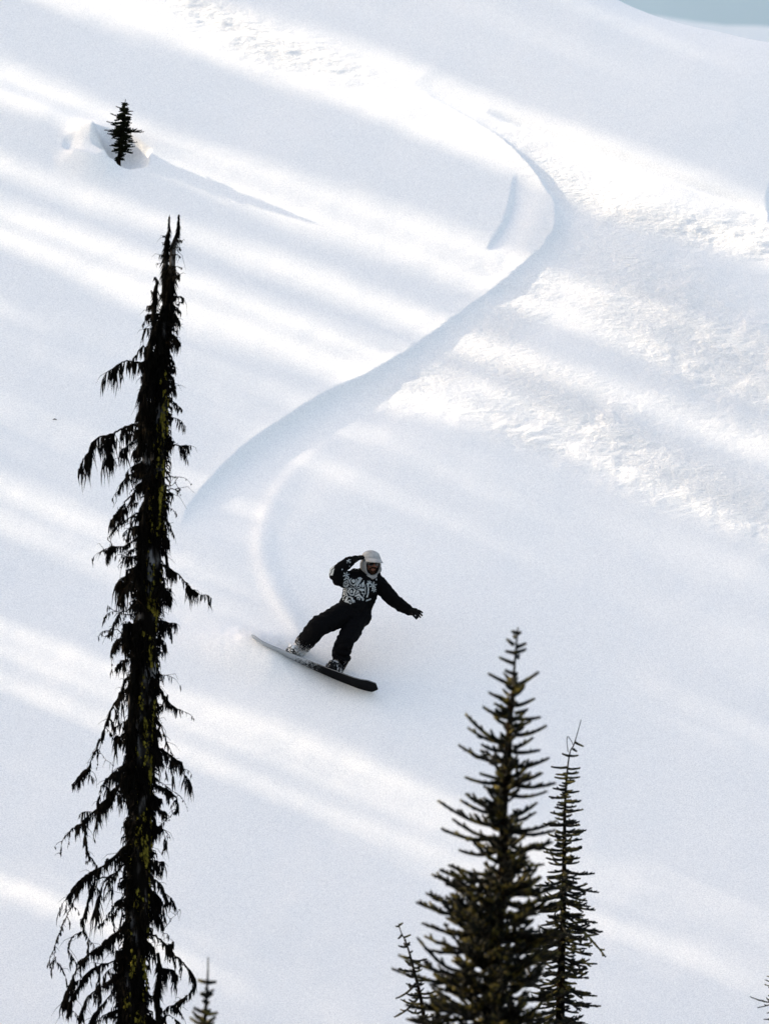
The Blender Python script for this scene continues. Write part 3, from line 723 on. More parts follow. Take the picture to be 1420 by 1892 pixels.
# its snapped leader hanging back as a thin loop
mb = MB(); S8 = 88.0
mb.tube(vspline([at(1059,1378,S8), at(1054,1368,S8), at(1048,1361,S8), at(1047,1372,S8), at(1049,1390,S8)], 4), .004, 5); mb.build('leader', BARKF, thin)
fir_tree('fir_tree', 'small pale green leaning fir tip half hidden behind the broad fir', 87.0, [(736,1707,.8),(741,1724,1.1),(749,1740,1.4),(757,1765,2),(766,1800,2.6),(776,1840,3.2),(784,1892,4),(788,1970,5)],
    [(1707,4),(1730,14),(1760,26),(1800,36),(1850,44),(1892,52),(1970,60)], 790, listed=[(737,1712,731,1712,T0),(737,1710,744,1706,T0),(745,1733,758,1728,T0),(742,1728,735,1735,T1),(770,1815,731,1846,T2),(775,1840,728,1880,T2)],
    fill_from=1738, fill_step=13, per=3, mat=NEEDLE2, rise=.12, twig=.6, ln=.022, core=.013, per_m=320, step=.04, droop=.1)
fir_tree('fir_tree', 'lone tip of a small blurred fir at the foot of the dead tree', 73.0, [(384.5,1769,1.2),(384,1795,1.6),(383,1815,2.2),(381,1850,3),(378,1892,4),(376,1970,5)],
    [(1769,2),(1815,18),(1850,20),(1870,28),(1892,34),(1970,50)], 376, listed=[(383,1816,366,1812,T0),(383,1816,399,1815,T0),(382,1842,370,1836,T0),(382,1842,393,1836,T0),(381,1872,358,1862,T1),(381,1874,402,1872,T1),(379,1888,360,1876,T1),(380,1850,374,1852,T0),(380,1892,398,1880,T0)],
    fill_from=1838, fill_step=17, per=3, mat=NEEDLE, rise=.35, twig=.35, ln=.03, core=.021, per_m=260)
fir_tree('fir_tree', 'fir cut off by the lower right edge, only branch tips showing', 90.0, [(1444,1750,1),(1443,1790,2),(1442,1850,3.5),(1441,1892,5),(1440,1970,6)],
    [(1750,4),(1810,30),(1845,50),(1892,46),(1970,60)], 1440, listed=[(1443,1822,1413,1811,T0),(1443,1826,1412,1820,T1),(1442,1850,1385,1842,dict(twig=.3)),(1442,1848,1399,1863,T1),(1442,1865,1416,1872,T1),(1441,1882,1410,1883,T1)],
    fill_from=1800, fill_step=14, per=3, mat=NEEDLE2, rise=.05, twig=.35, ln=.018, core=.008, per_m=300)

# ---- the small fir in its well on the slope
bp = on_slope(220, 279); D = bp.y
S = D/F
root = empty('small_fir', bp); tag(root, 'tiny black fir standing alone in a snow hollow high on the slope', 'fir tree')
tp = [(232,182,.6),(230,200,1.5),(227,225,2.2),(224,255,3),(221,285,4),(219,300,4.5)]
mb = MB(); P = vspline([tuple(at(x, y, D)) for x, y, r in tp]+[tuple(bp-Vector((0,0,.25)))], 4)
mb.tube(P, [.003+.03*i/(len(P)-1) for i in range(len(P))], 7); mb.build('trunk', BARKF, root)
wl = lambda p: np.interp(p, [182,195,212,228,240,255,262,280,296], [2,9,17,30,34,26,24,19,12]); wr = lambda p: np.interp(p, [182,195,205,225,240,262,280,295], [2,8,17,17,30,28,24,10])
for (x, y, a, b, kw) in [(229,203,246,205,T1),(229,200,214,196,T1),(228,214,204,209,T2),(227,228,197,224,T1),(226,236,193,240,T1),(227,236,266,243,T3),(226,240,262,240,T2),(225,258,253,262,T2),(224,268,249,270,T2),(223,275,245,281,T2),(228,190,238,193,T0),(230,190,224,189,T0),(228,222,244,227,T2)]:
    t = at(a, b, D); fir_branch(root, FIR_DARK, at(x, y, D), t, **{**dict(ln=.02, core=.008, per_m=300, step=.035), **kw})
for k in range(250):
    py = random.uniform(190, 297); a = random.random()*6.283
    L = (wr(py) if math.cos(a) > 0 else wl(py))*S*random.uniform(.45, .9)
    b = at(float(np.interp(py, [q[1] for q in tp], [q[0] for q in tp])), py, D)
    fir_branch(root, FIR_DARK, b, b+Vector((math.cos(a)*L, math.sin(a)*L*.8, L*random.uniform(-.5, .15))), twig=.6, ln=.024, core=.011, per_m=240, step=.04, sag=.06)
# ------------------------------------------------------------------ the rider and the board
SP = 100.0/F
gx_, gy_ = ground_xy(583, 1250)
PC = Vector((gx_, gy_, slope_z(gx_, gy_)))          # where the heel edge meets the snow
BA = Vector((.879, -.334, -.338)).normalized()       # towards the nose
BN0 = Vector((.0797, -.598, .797)).normalized()
W0 = BA.cross(BN0).normalized()
EDGE = math.radians(60)
BW = (W0*math.cos(EDGE)+BN0*math.sin(EDGE)).normalized()     # towards the toe edge
BN = (BN0*math.cos(EDGE)-W0*math.sin(EDGE)).normalized()     # up from the deck
BO = PC+BW*.095-BA*.025
def pp(px, py, dy=0.0):
    y = gy_+dy
    return Vector(((px-710)/F*gy_, y, -(py-946)/F*gy_))
def bl(a, w, n): return BO+BA*a+BW*w+BN*n

def attr_mat(name, attr, base, ink, nscale=60, thresh=True, rough=.85, bumpy=.35, spec=.03):
    """cloth or plastic of one colour, with a second colour (print or clinging snow) where the surface carries it"""
    m, nt, b = new_mat(name)
    at_ = N(nt, 'ShaderNodeAttribute'); at_.attribute_name = attr
    tc = N(nt, 'ShaderNodeTexCoord'); nz = N(nt, 'ShaderNodeTexNoise', Scale=nscale, Detail=3.0); nt.links.new(tc.outputs['Object'], nz.inputs['Vector'])
    src = at_.outputs['Fac']
    if thresh:
        ad = N(nt, 'ShaderNodeMath'); ad.operation = 'ADD'; nt.links.new(src, ad.inputs[0]); nt.links.new(nz.outputs['Fac'], ad.inputs[1])
        r = ramp(nt, ad.outputs[0], [(.93, (0,0,0)), (1.0, (1,1,1))]); src = r.outputs[0]
        mp = N(nt, 'ShaderNodeMapRange'); mp.inputs['From Min'].default_value = .98; mp.inputs['From Max'].default_value = 1.10; nt.links.new(ad.outputs[0], mp.inputs['Value']); src = mp.outputs[0]
    mx = N(nt, 'ShaderNodeMix', data_type='RGBA'); mx.inputs['A'].default_value = (*base, 1); mx.inputs['B'].default_value = (*ink, 1)
    nt.links.new(src, mx.inputs['Factor']); nt.links.new(mx.outputs['Result'], b.inputs['Base Color'])
    b.inputs['Roughness'].default_value = rough; b.inputs['Specular IOR Level'].default_value = spec
    if bumpy:
        n2 = N(nt, 'ShaderNodeTexNoise', Scale=45.0, Detail=3.0); nt.links.new(tc.outputs['Object'], n2.inputs['Vector'])
        bp = N(nt, 'ShaderNodeBump', Strength=bumpy, Distance=.01); nt.links.new(n2.outputs['Fac'], bp.inputs['Height']); nt.links.new(bp.outputs[0], b.inputs['Normal'])
    return m
SNOWW = (.86, .88, .91)
JACKET = attr_mat('jacket_cloth', 'ink', (.003,.003,.0035), (.42,.47,.50), thresh=False)
TROUSER = attr_mat('trouser_cloth', 'dust', (.0035,.0037,.0045), SNOWW, nscale=95)
BOOT = attr_mat('boot_leather', 'dust', (.008,.009,.011), SNOWW, nscale=55)
BASE = attr_mat('board_base', 'dust', (.0035,.004,.0055), (.36,.41,.46), nscale=48, rough=.6, spec=.02, bumpy=0)  # clinging snow toned blue-grey, the shade at the tail put into its colour
GLOVE = noise_mat('glove_leather', [(.3, (.0035,.0035,.0035)), (.7, (.009,.009,.009))], scale=30, rough=.8)
GREY = noise_mat('pale_grey_cloth', [(.35, (.18,.185,.19)), (.65, (.26,.265,.27))], scale=25, rough=.9, bump=.3, bscale=30, bdist=.01)
CAPM = noise_mat('cap_cloth', [(.35, (.27,.275,.28)), (.65, (.38,.385,.39))], scale=25, rough=.9, bump=.3, bscale=30, bdist=.01)
SKIN = noise_mat('skin', [(.35, (.11,.042,.028)), (.65, (.16,.065,.045))], scale=22, rough=.6, spec=.2)
BEARD = noise_mat('beard', [(.3, (.010,.005,.003)), (.7, (.03,.014,.008))], scale=120, rough=.9)
LENS = noise_mat('dark_lens', [(.3, (.003,.003,.003)), (.7, (.005,.005,.006))], scale=10, rough=.15, spec=.4)
BLACKP = noise_mat('black_plastic', [(.3, (.004,.004,.005)), (.7, (.010,.010,.012))], scale=20, rough=.6, spec=.1)
STEEL = noise_mat('edge_steel', [(.3, (.18,.19,.2)), (.7, (.35,.36,.38))], scale=40, rough=.4, spec=.5)
WHITEP = noise_mat('snowy_strap', [(.40, (.02,.02,.024)), (.56, (.55,.58,.62))], scale=45, rough=.8)

def chain(mb, pts, rad, squash=None, axis=None):
    """overlapping balls along a line, later fused into one skin"""
    pts = [Vector(p) for p in pts]
    for i in range(len(pts)-1):
        a, b = pts[i], pts[i+1]; r0, r1 = rad[i], rad[i+1]
        n = max(2, int((b-a).length/(.28*min(r0, r1)))+1)
        for k in range(n+1):
            t = k/n; r = r0+(r1-r0)*t
            if squash: mb.ball(a.lerp(b, t), (r*squash[0], r*squash[1], r*squash[2]), 14, 10, axis)
            else: mb.ball(a.lerp(b, t), r, 14, 10)
def fuse(mb, voxel, smooth_n=6, factor=.5):
    me = bpy.data.meshes.new('tmp'); me.from_pydata([tuple(v) for v in mb.v], [], mb.f)
    ob = bpy.data.objects.new('tmp', me); COL.objects.link(ob)
    r = ob.modifiers.new('r', 'REMESH'); r.mode = 'VOXEL'; r.voxel_size = voxel
    s = ob.modifiers.new('s', 'SMOOTH'); s.iterations = smooth_n; s.factor = factor
    dg = bpy.context.evaluated_depsgraph_get(); ev = ob.evaluated_get(dg)
    m2 = bpy.data.meshes.new_from_object(ev)
    bpy.data.objects.remove(ob); bpy.data.meshes.remove(me)
    return m2
def wrinkle(me, amp, freq, ridged=True, seed=0.0, fn=None):
    no = [Vector(v.normal) for v in me.vertices]
    for v, n in zip(me.vertices, no):
        p = v.co
        a = mnoise.noise(Vector((p.x*freq+seed, p.y*freq, p.z*freq*1.5)))
        b = mnoise.noise(Vector((p.x*freq*2.3, p.y*freq*2.3+seed, p.z*freq*3.1)))
        h = ((1-abs(a)*2.2)*.6+b*.45) if ridged else a
        v.co = p+n*amp*h*(fn(p) if fn else 1)
def finish(me, name, mat, parent=None, origin=None, attr=None, fn=None):
    o = Vector(origin) if origin is not None else root_of(parent)
    if attr:
        a = me.attributes.new(attr, 'FLOAT', 'POINT')
        a.data.foreach_set('value', [float(fn(v.co, v.normal)) for v in me.vertices])
    for v in me.vertices: v.co = v.co-o
    me.name = name; me.materials.clear(); me.materials.append(mat)
    me.polygons.foreach_set('use_smooth', [True]*len(me.polygons)); me.update()
    ob = bpy.data.objects.new(name, me); COL.objects.link(ob)
    if parent: ob.parent = parent
    else: ob.location = o
    return ob
def topx(p): return 710+p.x/gy_*F, 946-p.z/gy_*F

# joints (photograph pixels, depth in metres relative to the board)
SOLE_R = bl(-.26, -.01, .03); SOLE_F = bl(.25, -.01, .03)
ANK_R = bl(-.255, -.065, .15); ANK_F = bl(.245, -.065, .15)
KNEE_R = pp(586, 1158, -.17); KNEE_F = pp(637.5, 1185, -.16)
HIP_R = pp(637, 1136, .02); HIP_F = pp(657, 1142, .08)
PELV = pp(650, 1128, .06); WAIST = pp(658, 1112, .07); CHEST = pp(668, 1082, .10); NECKB = pp(676, 1066, .12); HC = pp(684.5, 1040.5, .06)
SH_R = pp(651, 1065, .06); SH_L = pp(697, 1068, .14)
ELB_R = pp(621, 1062, -.08); WR_R = pp(647, 1037, -.03)
ELB_L = pp(724, 1107, .10); WR_L = pp(756, 1129, .02)
FW = Vector((.38, -.91, -.14)).normalized(); UP = Vector((.12, -.10, 1)); UP = (UP-FW*UP.dot(FW)).normalized(); RT = UP.cross(FW).normalized()
HA = (RT, FW, UP)
def hp(r, f, u): return HC+RT*r+FW*f+UP*u

def make_person():
    base = PC+BN*.05
    mb = MB()
    mb.ball(HC, (.077, .096, .112), 20, 14, HA)
    mb.ball(hp(0, .035, -.055), (.056, .058, .058), 14, 10, HA); mb.ball(hp(0, .07, -.088), (.026, .022, .02), 10, 8, HA)
    mb.ball(hp(0, .075, .035), (.055, .024, .018), 12, 8, HA)
    chain(mb, [hp(0, .092, .02), hp(0, .110, -.008), hp(0, .112, -.018)], [.009, .013, .014]); mb.ball(hp(.013, .100, -.02), .010, 8, 6); mb.ball(hp(-.013, .100, -.02), .010, 8, 6)
    mb.ball(hp(0, .089, -.048), (.022, .012, .006), 10, 6, HA); mb.ball(hp(0, .087, -.060), (.019, .012, .007), 10, 6, HA)
    for s in (-1, 1):
        mb.ball(hp(s*.044, .066, -.012), (.024, .022, .02), 10, 8, HA); mb.ball(hp(s*.079, -.005, .0), (.012, .02, .032), 10, 8, HA)
        mb.ball(hp(s*.032, .080, .018), (.014, .010, .010), 8, 6, HA)
    chain(mb, [HC-UP*.06-FW*.02, NECKB], [.058, .066]); chain(mb, [NECKB, CHEST, WAIST, PELV], [.09, .145, .13, .135])
    chain(mb, [SH_R, CHEST+Vector((-.03,0,.03))], [.045, .08]); chain(mb, [SH_L, CHEST+Vector((.04,0,.03))], [.045, .08])
    chain(mb, [SH_R, ELB_R, WR_R, WR_R+(pp(668,1029,-.02)-WR_R)*.7], [.050, .040, .026, .016]); chain(mb, [SH_L, ELB_L, WR_L, pp(767,1133,.0)], [.055, .042, .032, .02])
    chain(mb, [HIP_R, KNEE_R, ANK_R, SOLE_R+BW*.06+BN*.03], [.085, .055, .045, .03]); chain(mb, [HIP_F, KNEE_F, ANK_F, SOLE_F+BW*.06+BN*.03], [.085, .055, .045, .03])
    person = finish(fuse(mb, .008, 4), 'person', SKIN, None, base)
    tag(person, 'snowboarder in black with a white printed jacket, grey cap and hood, hand at his brow', 'person')
    # jacket
    mb = MB()
    AXT = None
    chain(mb, [pp(675,1068,.11), pp(671,1078,.10), pp(665,1092,.085), pp(658,1108,.07), pp(652,1119,.06)], [.12, .148, .150, .142, .150])
    chain(mb, [pp(655,1066,.07), pp(672,1066,.11), pp(692,1068,.14)], [.085, .10, .085])
    chain(mb, [pp(651,1092,.06), pp(646,1108,.05), pp(641,1117,.04)], [.10, .09, .085])
    chain(mb, [pp(684,1088,.13), pp(676,1108,.10), pp(668,1128,.09)], [.10, .10, .10])
    chain(mb, [pp(690,1072,.13), pp(704,1083,.14), ELB_L, pp(740,1119,.07), pp(754,1128,.03)], [.088, .082, .074, .066, .052])
    chain(mb, [pp(655,1070,.05), pp(640,1071,.0), pp(625,1067,-.07)], [.095, .092, .085]); chain(mb, [pp(625,1067,-.07), pp(621,1059,-.09), pp(631,1048,-.07), pp(646,1037.5,-.035)], [.085, .078, .064, .052])
    chain(mb, [pp(677,1062,.10), pp(680,1055,.08)], [.105, .085])
    jm = fuse(mb, .0065, 7)
    wrinkle(jm, .017, 9.0, seed=3.1)
    def star(x, y, cx, cy, r):
        dx, dy = x-cx, y-cy; d = math.hypot(dx, dy)
        if d > r: return 0
        a = abs(math.sin(3*(math.atan2(dy, dx)+.3)))
        return 1 if a*d < 1.5 and d > .8 or (abs(d-r*.62) < .7 and a < .6) else 0
    CEN = [(649,1092.5),(665,1081),(639,1079),(662,1108),(645,1112),(653,1074)]
    def ink(p, n):
        x, y = topx(p)
        nz = mnoise.noise(Vector((x*.16, y*.16, 2.0))); n2 = mnoise.noise(Vector((x*.4, y*.4, 7.0)))
        if n.y < -.05:
            lx = 633.5+max(0, (1098-y))*.05+max(0, y-1103)*-.35
            if lx < x < 672.3 and 1068.5+2*math.sin(x*.3) < y < 1117.5:
                d, i = min((math.hypot(x-a, (y-b)*.9), k) for k, (a, b) in enumerate(CEN))
                w = math.sin(d*(1.35 if i != 1 else 1.5)+4.2*nz+i*1.1)
                if i == 1: w = math.sin(math.atan2(y-1081-7, x-657)*9+nz*2) if d > 4 else w
                v = 1 if w+.8*n2 > -.02 else 0
                if 637 < x < 651 and 1106 < y and (x-637)+(1118-y)*1.1 < 13: v = 1
                return v*(.82+.35*nz)
            if abs(math.hypot(x-668, (y-1090)*.55)-12.2) < 1.1 and 676 < x and 1078 < y < 1104: return .9
            if abs(math.hypot(x-666, (y-1090)*.5)-8.8) < .8 and 674 < x and 1080 < y < 1100: return .8
            if star(x, y, 689, 1082, 7) or star(x, y, 691, 1090, 5) or star(x, y, 682, 1076.5, 4.5): return .95
            if math.hypot(x-695, (y-1071)*.7) < 1.3: return .9
            if 676 < x < 685 and abs(y-(1110-(x-676)*.35)) < 1.1: return .85
            if star(x, y, 639.5, 1062.5, 6.5): return .95
            if math.hypot(x-632, y-1052) < 1.2: return .9
        if x < 626 and y < 1063 and (x-611)+(y-1040)*.25 < 9+3*nz: return .9 if math.sin(x*.9+y*.5+3*nz) > -.55 else 0.05
        if 640 < x < 664 and 1044 < y < 1052 and n.z > -.2 and n2 > .12 and nz > -.1: return .8
        if 640 < x < 648 and 1033 < y < 1040 and n2 > .1: return .7
        return 0
    jacket = finish(jm, 'jacket', JACKET, person, attr='ink', fn=ink)
    # trousers
    mb = MB()
    chain(mb, [pp(655,1117,.07), pp(650,1126,.06), pp(647,1134,.05)], [.150, .155, .150])
    chain(mb, [pp(664,1124,.09), pp(664,1138,.09), pp(658,1150,.05)], [.125, .130, .105])
    chain(mb, [pp(640,1131,.03), pp(617,1143,-.07), KNEE_R, pp(570,1180,-.07), ANK_R+BN*.05], [.130, .122, .112, .098, .085])
    chain(mb, [pp(659,1143,.06), pp(651,1162,-.05), KNEE_F, pp(629,1205,-.06), ANK_F+BN*.05], [.122, .108, .098, .088, .082])
    for A, d0 in ((ANK_R, KNEE_R), (ANK_F, KNEE_F)):       # cloth stacked over the boots
        u = (d0-A).normalized()
        for q, r in ((.03, .086), (.11, .098), (.19, .092)): mb.ball(A+u*q, (r*1.06, r*1.06, .045), 16, 10, (u.orthogonal().normalized(), u.cross(u.orthogonal()).normalized(), u))
    tm = fuse(mb, .0075, 6); wrinkle(tm, .021, 8.0, seed=8.4)
    def dust_t(p, n):
        d = (p-ANK_R).length; f = (p-ANK_F).length
        return max(.56*(1-smooth(.06, .36, d)), .36*(1-smooth(.0, .2, f)))+.06*smooth(.9,.3,d)
    finish(tm, 'trousers', TROUSER, person, attr='dust', fn=dust_t)
    # boots
    for S_, A, kd, amt in ((SOLE_R, ANK_R, KNEE_R, .68), (SOLE_F, ANK_F, KNEE_F, .45)):
        mb = MB(); u = (kd-A).normalized()
        chain(mb, [S_+BW*-.11+BN*.045, S_+BN*.045, S_+BW*.10+BN*.035, S_+BW*.165+BN*.033], [.050, .056, .055, .040])
        chain(mb, [S_-BW*.09+BN*.06, A, A+u*.10], [.055, .066, .070]); chain(mb, [S_+BW*.06+BN*.06, A+BN*.01], [.05, .06])
        chain(mb, [S_-BW*.12+BN*.012, S_+BW*.17+BN*.012], [.026, .026])
        bm_ = fuse(mb, .006, 4); wrinkle(bm_, .004, 25, seed=1.0)
        bt = finish(bm_, 'boot', BOOT, person, attr='dust', fn=lambda p, n, amt=amt: amt*(.75+.35*max(0, n.z)))
        lb = MB()
        for k in range(5):
            c = S_+BW*(.125-.035*k)+BN*(.075+.018*k)
            lb.tube([c-BA*.035, c+BN*.012, c+BA*.035], .004, 5)
        lb.build('laces', WHITEP, bt)
    # gloves
    def hand(palm, fingers, thumb, pr):
        mb = MB(); chain(mb, palm, pr)
        for f, r in fingers: chain(mb, f, r)
        chain(mb, thumb[0], thumb[1]); return fuse(mb, .0042, 3, .4)
    R = lambda x, y, d: pp(x, y, d)
    palm = [R(645.5,1038.5,-.035), R(651,1035,-.03), R(656.5,1032.5,-.025)]
    fs = []
    for k in range(4):
        o = Vector((.004*k, -.012+.012*k, -.021+.0115*k*1.2))
        b = R(657.5,1032.2,-.025)+o; L = [.085,.098,.094,.078][k]; dr = Vector((.85, .12, .34-.05*k)).normalized()
        m1 = b+dr*L*.5; fs.append(([b, m1, m1+(dr+Vector((.1,0,-.22))).normalized()*L*.5], [.0125,.0118,.0095]))
    gm = hand(palm, fs, ([R(651,1036.5,-.06), R(656,1036.5,-.075), R(661,1034.5,-.07)], [.017,.0135,.011]), [.045,.044,.040])
    finish(gm, 'glove', GLOVE, person)
    palm = [R(753,1127.5,.03), R(759,1130,.02), R(766.5,1130,.015)]
    fs = [([R(767.5,1128,.035), R(774,1128.5,.03), R(779.8,1131.8,.02)], [.0135,.0125,.010]), ([R(768.5,1130.5,.015), R(774.5,1132.5,.0), R(779.3,1137.3,-.01)], [.0135,.0125,.010]),
          ([R(768,1132.5,-.005), R(772.8,1136,-.02), R(776.2,1140.8,-.03)], [.013,.012,.0095]), ([R(766.5,1133,-.02), R(770,1137.5,-.035), R(772,1141.0,-.045)], [.012,.011,.009])]
    gm = hand(palm, fs, ([R(760,1133,-.02), R(764.5,1138,-.045), R(769,1143.2,-.05)], [.016,.0135,.011]), [.048,.046,.040])
    finish(gm, 'glove', GLOVE, person)
    # cap with its bill
    mb = MB(); n = 22
    for i in range(9):
        th = math.pi*.5*(i/8.0)*1.0
        for j in range(n):
            q = 2*math.pi*j/n; rr = math.cos(th); k = 1+.03*mnoise.noise(Vector((math.cos(q)*2, math.sin(q)*2, th*3)))
            mb.v.append(hp(math.cos(q)*.112*rr*k, math.sin(q)*.122*rr*k-.008, .040+.104*math.sin(th)*k))
    mb.f += [(i*n+j, i*n+(j+1) % n, (i+1)*n+(j+1) % n, (i+1)*n+j) for i in range(8) for j in range(n)]
    cap = mb.build('cap', CAPM, person)
    mb = MB(); top = []
    for lay in (0, 1):
        for i in range(6):
            f = i/5
            for j in range(11):
                q = -1.05+2.1*j/10
                r_, fo = math.sin(q)*(.110+.010*f), math.cos(q)*.112+f*.10*math.cos(q*1.05)
                mb.v.append(hp(r_, fo, .070-.018*(math.sin(q)**2)-.026*f-(.010 if lay else 0)))
    for i in range(5):
        for j in range(10):
            a = i*11+j; mb.f.append((a, a+1, a+12, a+11)); a += 66; mb.f.append((a+11, a+12, a+1, a))
    for j in range(10): a = 55+j; mb.f.append((a, a+1, a+67, a+66))
    for i in range(5):
        for c in (0, 10): a = i*11+c; mb.f.append((a, a+11, a+77, a+66))
    mb.build('bill', CAPM, cap)
    # hood round the face
    mb = MB(); n = 28; rows = 10
    C0 = hp(0, -.005, -.022)
    for lay, g in ((0, 0.0), (1, -.012)):
        for i in range(rows):
            ph = math.radians(50+115*i/(rows-1))
            for j in range(n):
                q = 2*math.pi*j/n
                k = 1+.055*mnoise.noise(Vector((math.cos(q)*2.2+4, math.sin(q)*2.2, ph*2.5)))
                rx, rz = (.116+g)*k, (.148+g)*k
                if math.sin(q) > 0: rz *= .70
                mb.v.append(C0+FW*math.cos(ph)*(.118+g)+RT*math.cos(q)*rx*math.sin(ph)+UP*math.sin(q)*rz*math.sin(ph))
    M_ = rows*n
    for i in range(rows-1):
        for j in range(n):
            a = i*n+j; b = i*n+(j+1) % n
            mb.f.append((a, b, b+n, a+n)); mb.f.append((M_+a+n, M_+b+n, M_+b, M_+a))
    for j in range(n): a = j; b = (j+1) % n; mb.f.append((b, a, M_+a, M_+b))
    rim = [mb.v[j] for j in range(n)]+[mb.v[0]]
    mb.tube(rim, .011, 6, caps=False)
    mb.tube(vspline([hp(.075,.02,-.01), hp(.112,.012,-.045), hp(.115,0,-.085), hp(.07,.0,-.11)], 4), .020, 7)
    mb.tube(vspline([hp(-.05,.06,-.12), hp(0,.075,-.155), hp(.06,.05,-.13)], 4), .022, 7)
    hood = mb.build('hood', GREY, person)
    # sunglasses
    mb = MB()
    arc = [hp(math.sin(q)*.083, math.cos(q)*.106, .024) for q in np.linspace(-1.25, 1.25, 13)]
    mb.tube(arc, .0045, 6)
    gl = mb.build('sunglasses', BLACKP, person)
    for s in (-1, 1):
        mb = MB(); qs = np.linspace(.10, 1.02, 9)
        for lay in (0, 1):
            for i in range(5):
                for q in qs:
                    hgt = .046*(1-.30*((q-.5)/.55)**2); u = .020-hgt*i/4+.001
                    f_ = 1+.05*math.sin(math.pi*i/4)-(.03 if lay else 0)
                    mb.v.append(hp(s*math.sin(q)*.086*f_, math.cos(q)*.107*f_, u+.004))
        for i in range(4):
            for j in range(8): a = i*9+j; mb.f.append((a, a+1, a+10, a+9)); mb.f.append((45+a+9, 45+a+10, 45+a+1, 45+a))
        mb.build('lens', LENS, gl)
    # moustache and chin beard
    mb = MB()
    chain(mb, [hp(-.036,.082,-.052), hp(-.018,.098,-.038), hp(0,.103,-.034), hp(.018,.098,-.038), hp(.036,.082,-.052)], [.007,.010,.010,.010,.007])
    chain(mb, [hp(-.034,.078,-.072), hp(-.018,.090,-.092), hp(0,.094,-.098), hp(.018,.090,-.092), hp(.034,.078,-.072)], [.010,.013,.014,.013,.010])
    bd = fuse(mb, .004, 2); wrinkle(bd, .003, 90)
    finish(bd, 'beard', BEARD, person)
    return person
make_person()

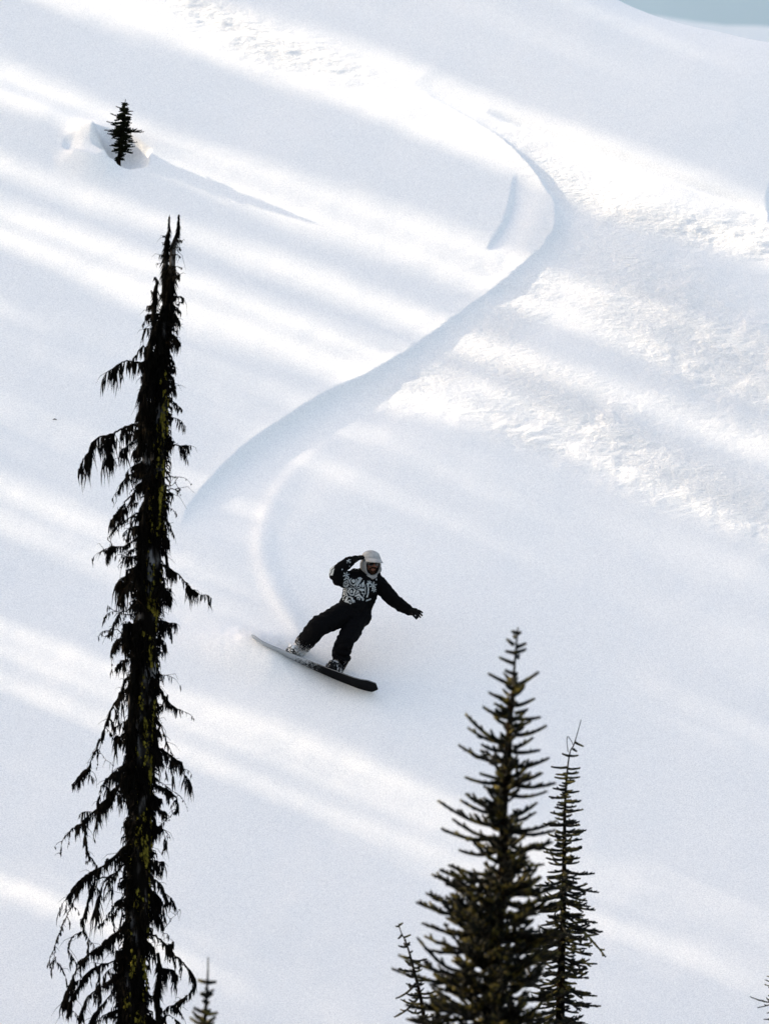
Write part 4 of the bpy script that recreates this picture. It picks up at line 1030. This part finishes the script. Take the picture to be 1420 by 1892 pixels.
def make_board():
    root = empty('snowboard', PC); tag(root, 'black snowboard tipped on its heel edge under the rider, tail dusted with snow', 'snowboard')
    na, nw = 64, 9
    def surf(t, w, n):
        a = -.79+1.58*t; e = abs(a)
        wid = .124+.022*smooth(.1, .62, e)
        end = .79-e
        if end < .07: wid *= (.55+.45*max(0, end/.07))      # blunt, faceted tips
        rise = .055*np.clip((e-.52)/.27, 0, 1)**2
        return bl(a, w*wid, n+rise)
    def plate(n0, n1):
        mb = MB()
        for n in (n0, n1):
            for i in range(na):
                for j in range(nw): mb.v.append(surf(i/(na-1), -1+2*j/(nw-1), n))
        M_ = na*nw
        for i in range(na-1):
            for j in range(nw-1):
                a = i*nw+j; mb.f.append((a, a+1, a+nw+1, a+nw)); mb.f.append((M_+a+nw, M_+a+nw+1, M_+a+1, M_+a))
        for i in range(na-1):
            for j in (0, nw-1): a = i*nw+j; mb.f.append((a, a+nw, M_+a+nw, M_+a))
        for j in range(nw-1):
            for i in (0, na-1): a = i*nw+j; mb.f.append((a, a+1, M_+a+1, M_+a))
        return mb
    def dust(p):
        a = (p+root.location-BO).dot(BA); w = (p+root.location-BO).dot(BW)
        return 1.0-.48*smooth(-.46, -.12, a)-.48*smooth(-.15, .42, a)+.10*max(0, w)/.12*(1-smooth(.2, .5, a))
    for name, n0, n1 in (('deck', .0045, .010), ('base', -.003, .0030)):
        o = plate(n0, n1).build(name, BASE, root, smooth_=False)
        a = o.data.attributes.new('dust', 'FLOAT', 'POINT'); a.data.foreach_set('value', [dust(v.co) for v in o.data.vertices])
    mb = MB()
    for s in (-1, 1): mb.tube([surf(i/(na-1), s*1.0, .0038)+BW*s*.0005 for i in range(na)], .0026, 5)
    mb.build('edge', STEEL, root)
    for c, amt in ((-.26, 1), (.25, 0)):
        b = empty('binding', (0,0,0)); b.parent = root
        mb = MB(); o = bl(c, -.01, .018)
        mb.box(o, BA*.058, BW*.125, BN*.008); pl = mb.build('baseplate', BLACKP, b)
        for k in range(2):
            mb = MB()
            pts = [bl(c+math.sin(q)*.075, [.085, -.045][k]+.02*math.cos(q), .02+[.075,.135][k]*math.cos(q)) for q in np.linspace(-1.45, 1.45, 9)]
            for q in range(8): mb.box((pts[q]+pts[q+1])*.5, (pts[q+1]-pts[q])*.55, BW*.022, (pts[q+1]-pts[q]).cross(BW).normalized()*.004)
            mb.build('strap', WHITEP, b)
        mb = MB(); q = [bl(c+x, -.135-.055*h, .03+.24*h) for h in (0, .35, .7, 1) for x in (-.05*(1-.3*h), 0, .05*(1-.3*h))]
        q2 = [p-BW*.012 for p in q]; mb.v += q+q2
        for i in range(3):
            for j in range(2): a = i*3+j; mb.f += [(a, a+1, a+4, a+3), (12+a+3, 12+a+4, 12+a+1, 12+a)]
        for i in range(3):
            for j in (0, 2): a = i*3+j; mb.f.append((a, a+3, a+15, a+12))
        mb.f += [(9,10,22,21),(10,11,23,22),(0,1,13,12),(1,2,14,13)]
        mb.build('highback', BLACKP, b)
make_board()

def make_spray():
    r = random.Random(3); mb = MB()
    def bit(c, s):
        o = [Vector((r.gauss(0,1), r.gauss(0,1), r.gauss(0,1))).normalized()*s for _ in range(4)]
        mb.add([c+q for q in o], [(0,1,2),(0,2,3),(0,3,1),(1,3,2)])
    for k in range(5200):
        a = r.uniform(-.95, .2); w = abs(r.gauss(0, .16)); n = abs(r.gauss(0, .05))
        c = bl(a, .10+r.gauss(0,.03)-.05*r.random(), .01+n)+BN*w*.25*(1 if a < 0 else .5)
        bit(c, r.uniform(.0012, .0042))
    for k in range(1500):
        c = SOLE_R+BW*r.uniform(-.1, .22)+BN*abs(r.gauss(.05, .06))+BA*r.gauss(0, .10); bit(c, r.uniform(.002, .007))
    for k in range(500):
        c = SOLE_F+BW*r.uniform(-.15, .2)+BN*abs(r.gauss(.02, .05))+BA*r.gauss(.06, .14); bit(c, r.uniform(.002, .005))
    tag(mb.build('snow_spray', SNOW), kind='stuff')
make_spray()

# a scrap of bark on the open snow
p = on_slope(101, 773); mb = MB()
mb.tube([p+Vector((-.022,.0,.006)), p+Vector((0,-.004,.012)), p+Vector((.024,.002,.004))], [.003,.006,.003], 5)
mb.spike(p+Vector((0,0,.01)), p+Vector((.012,-.01,.022)), .003)
tag(mb.build('bark_scrap', BARK, None, p), 'tiny dark scrap of bark on the open snow beside the dead tree', 'bark scrap')
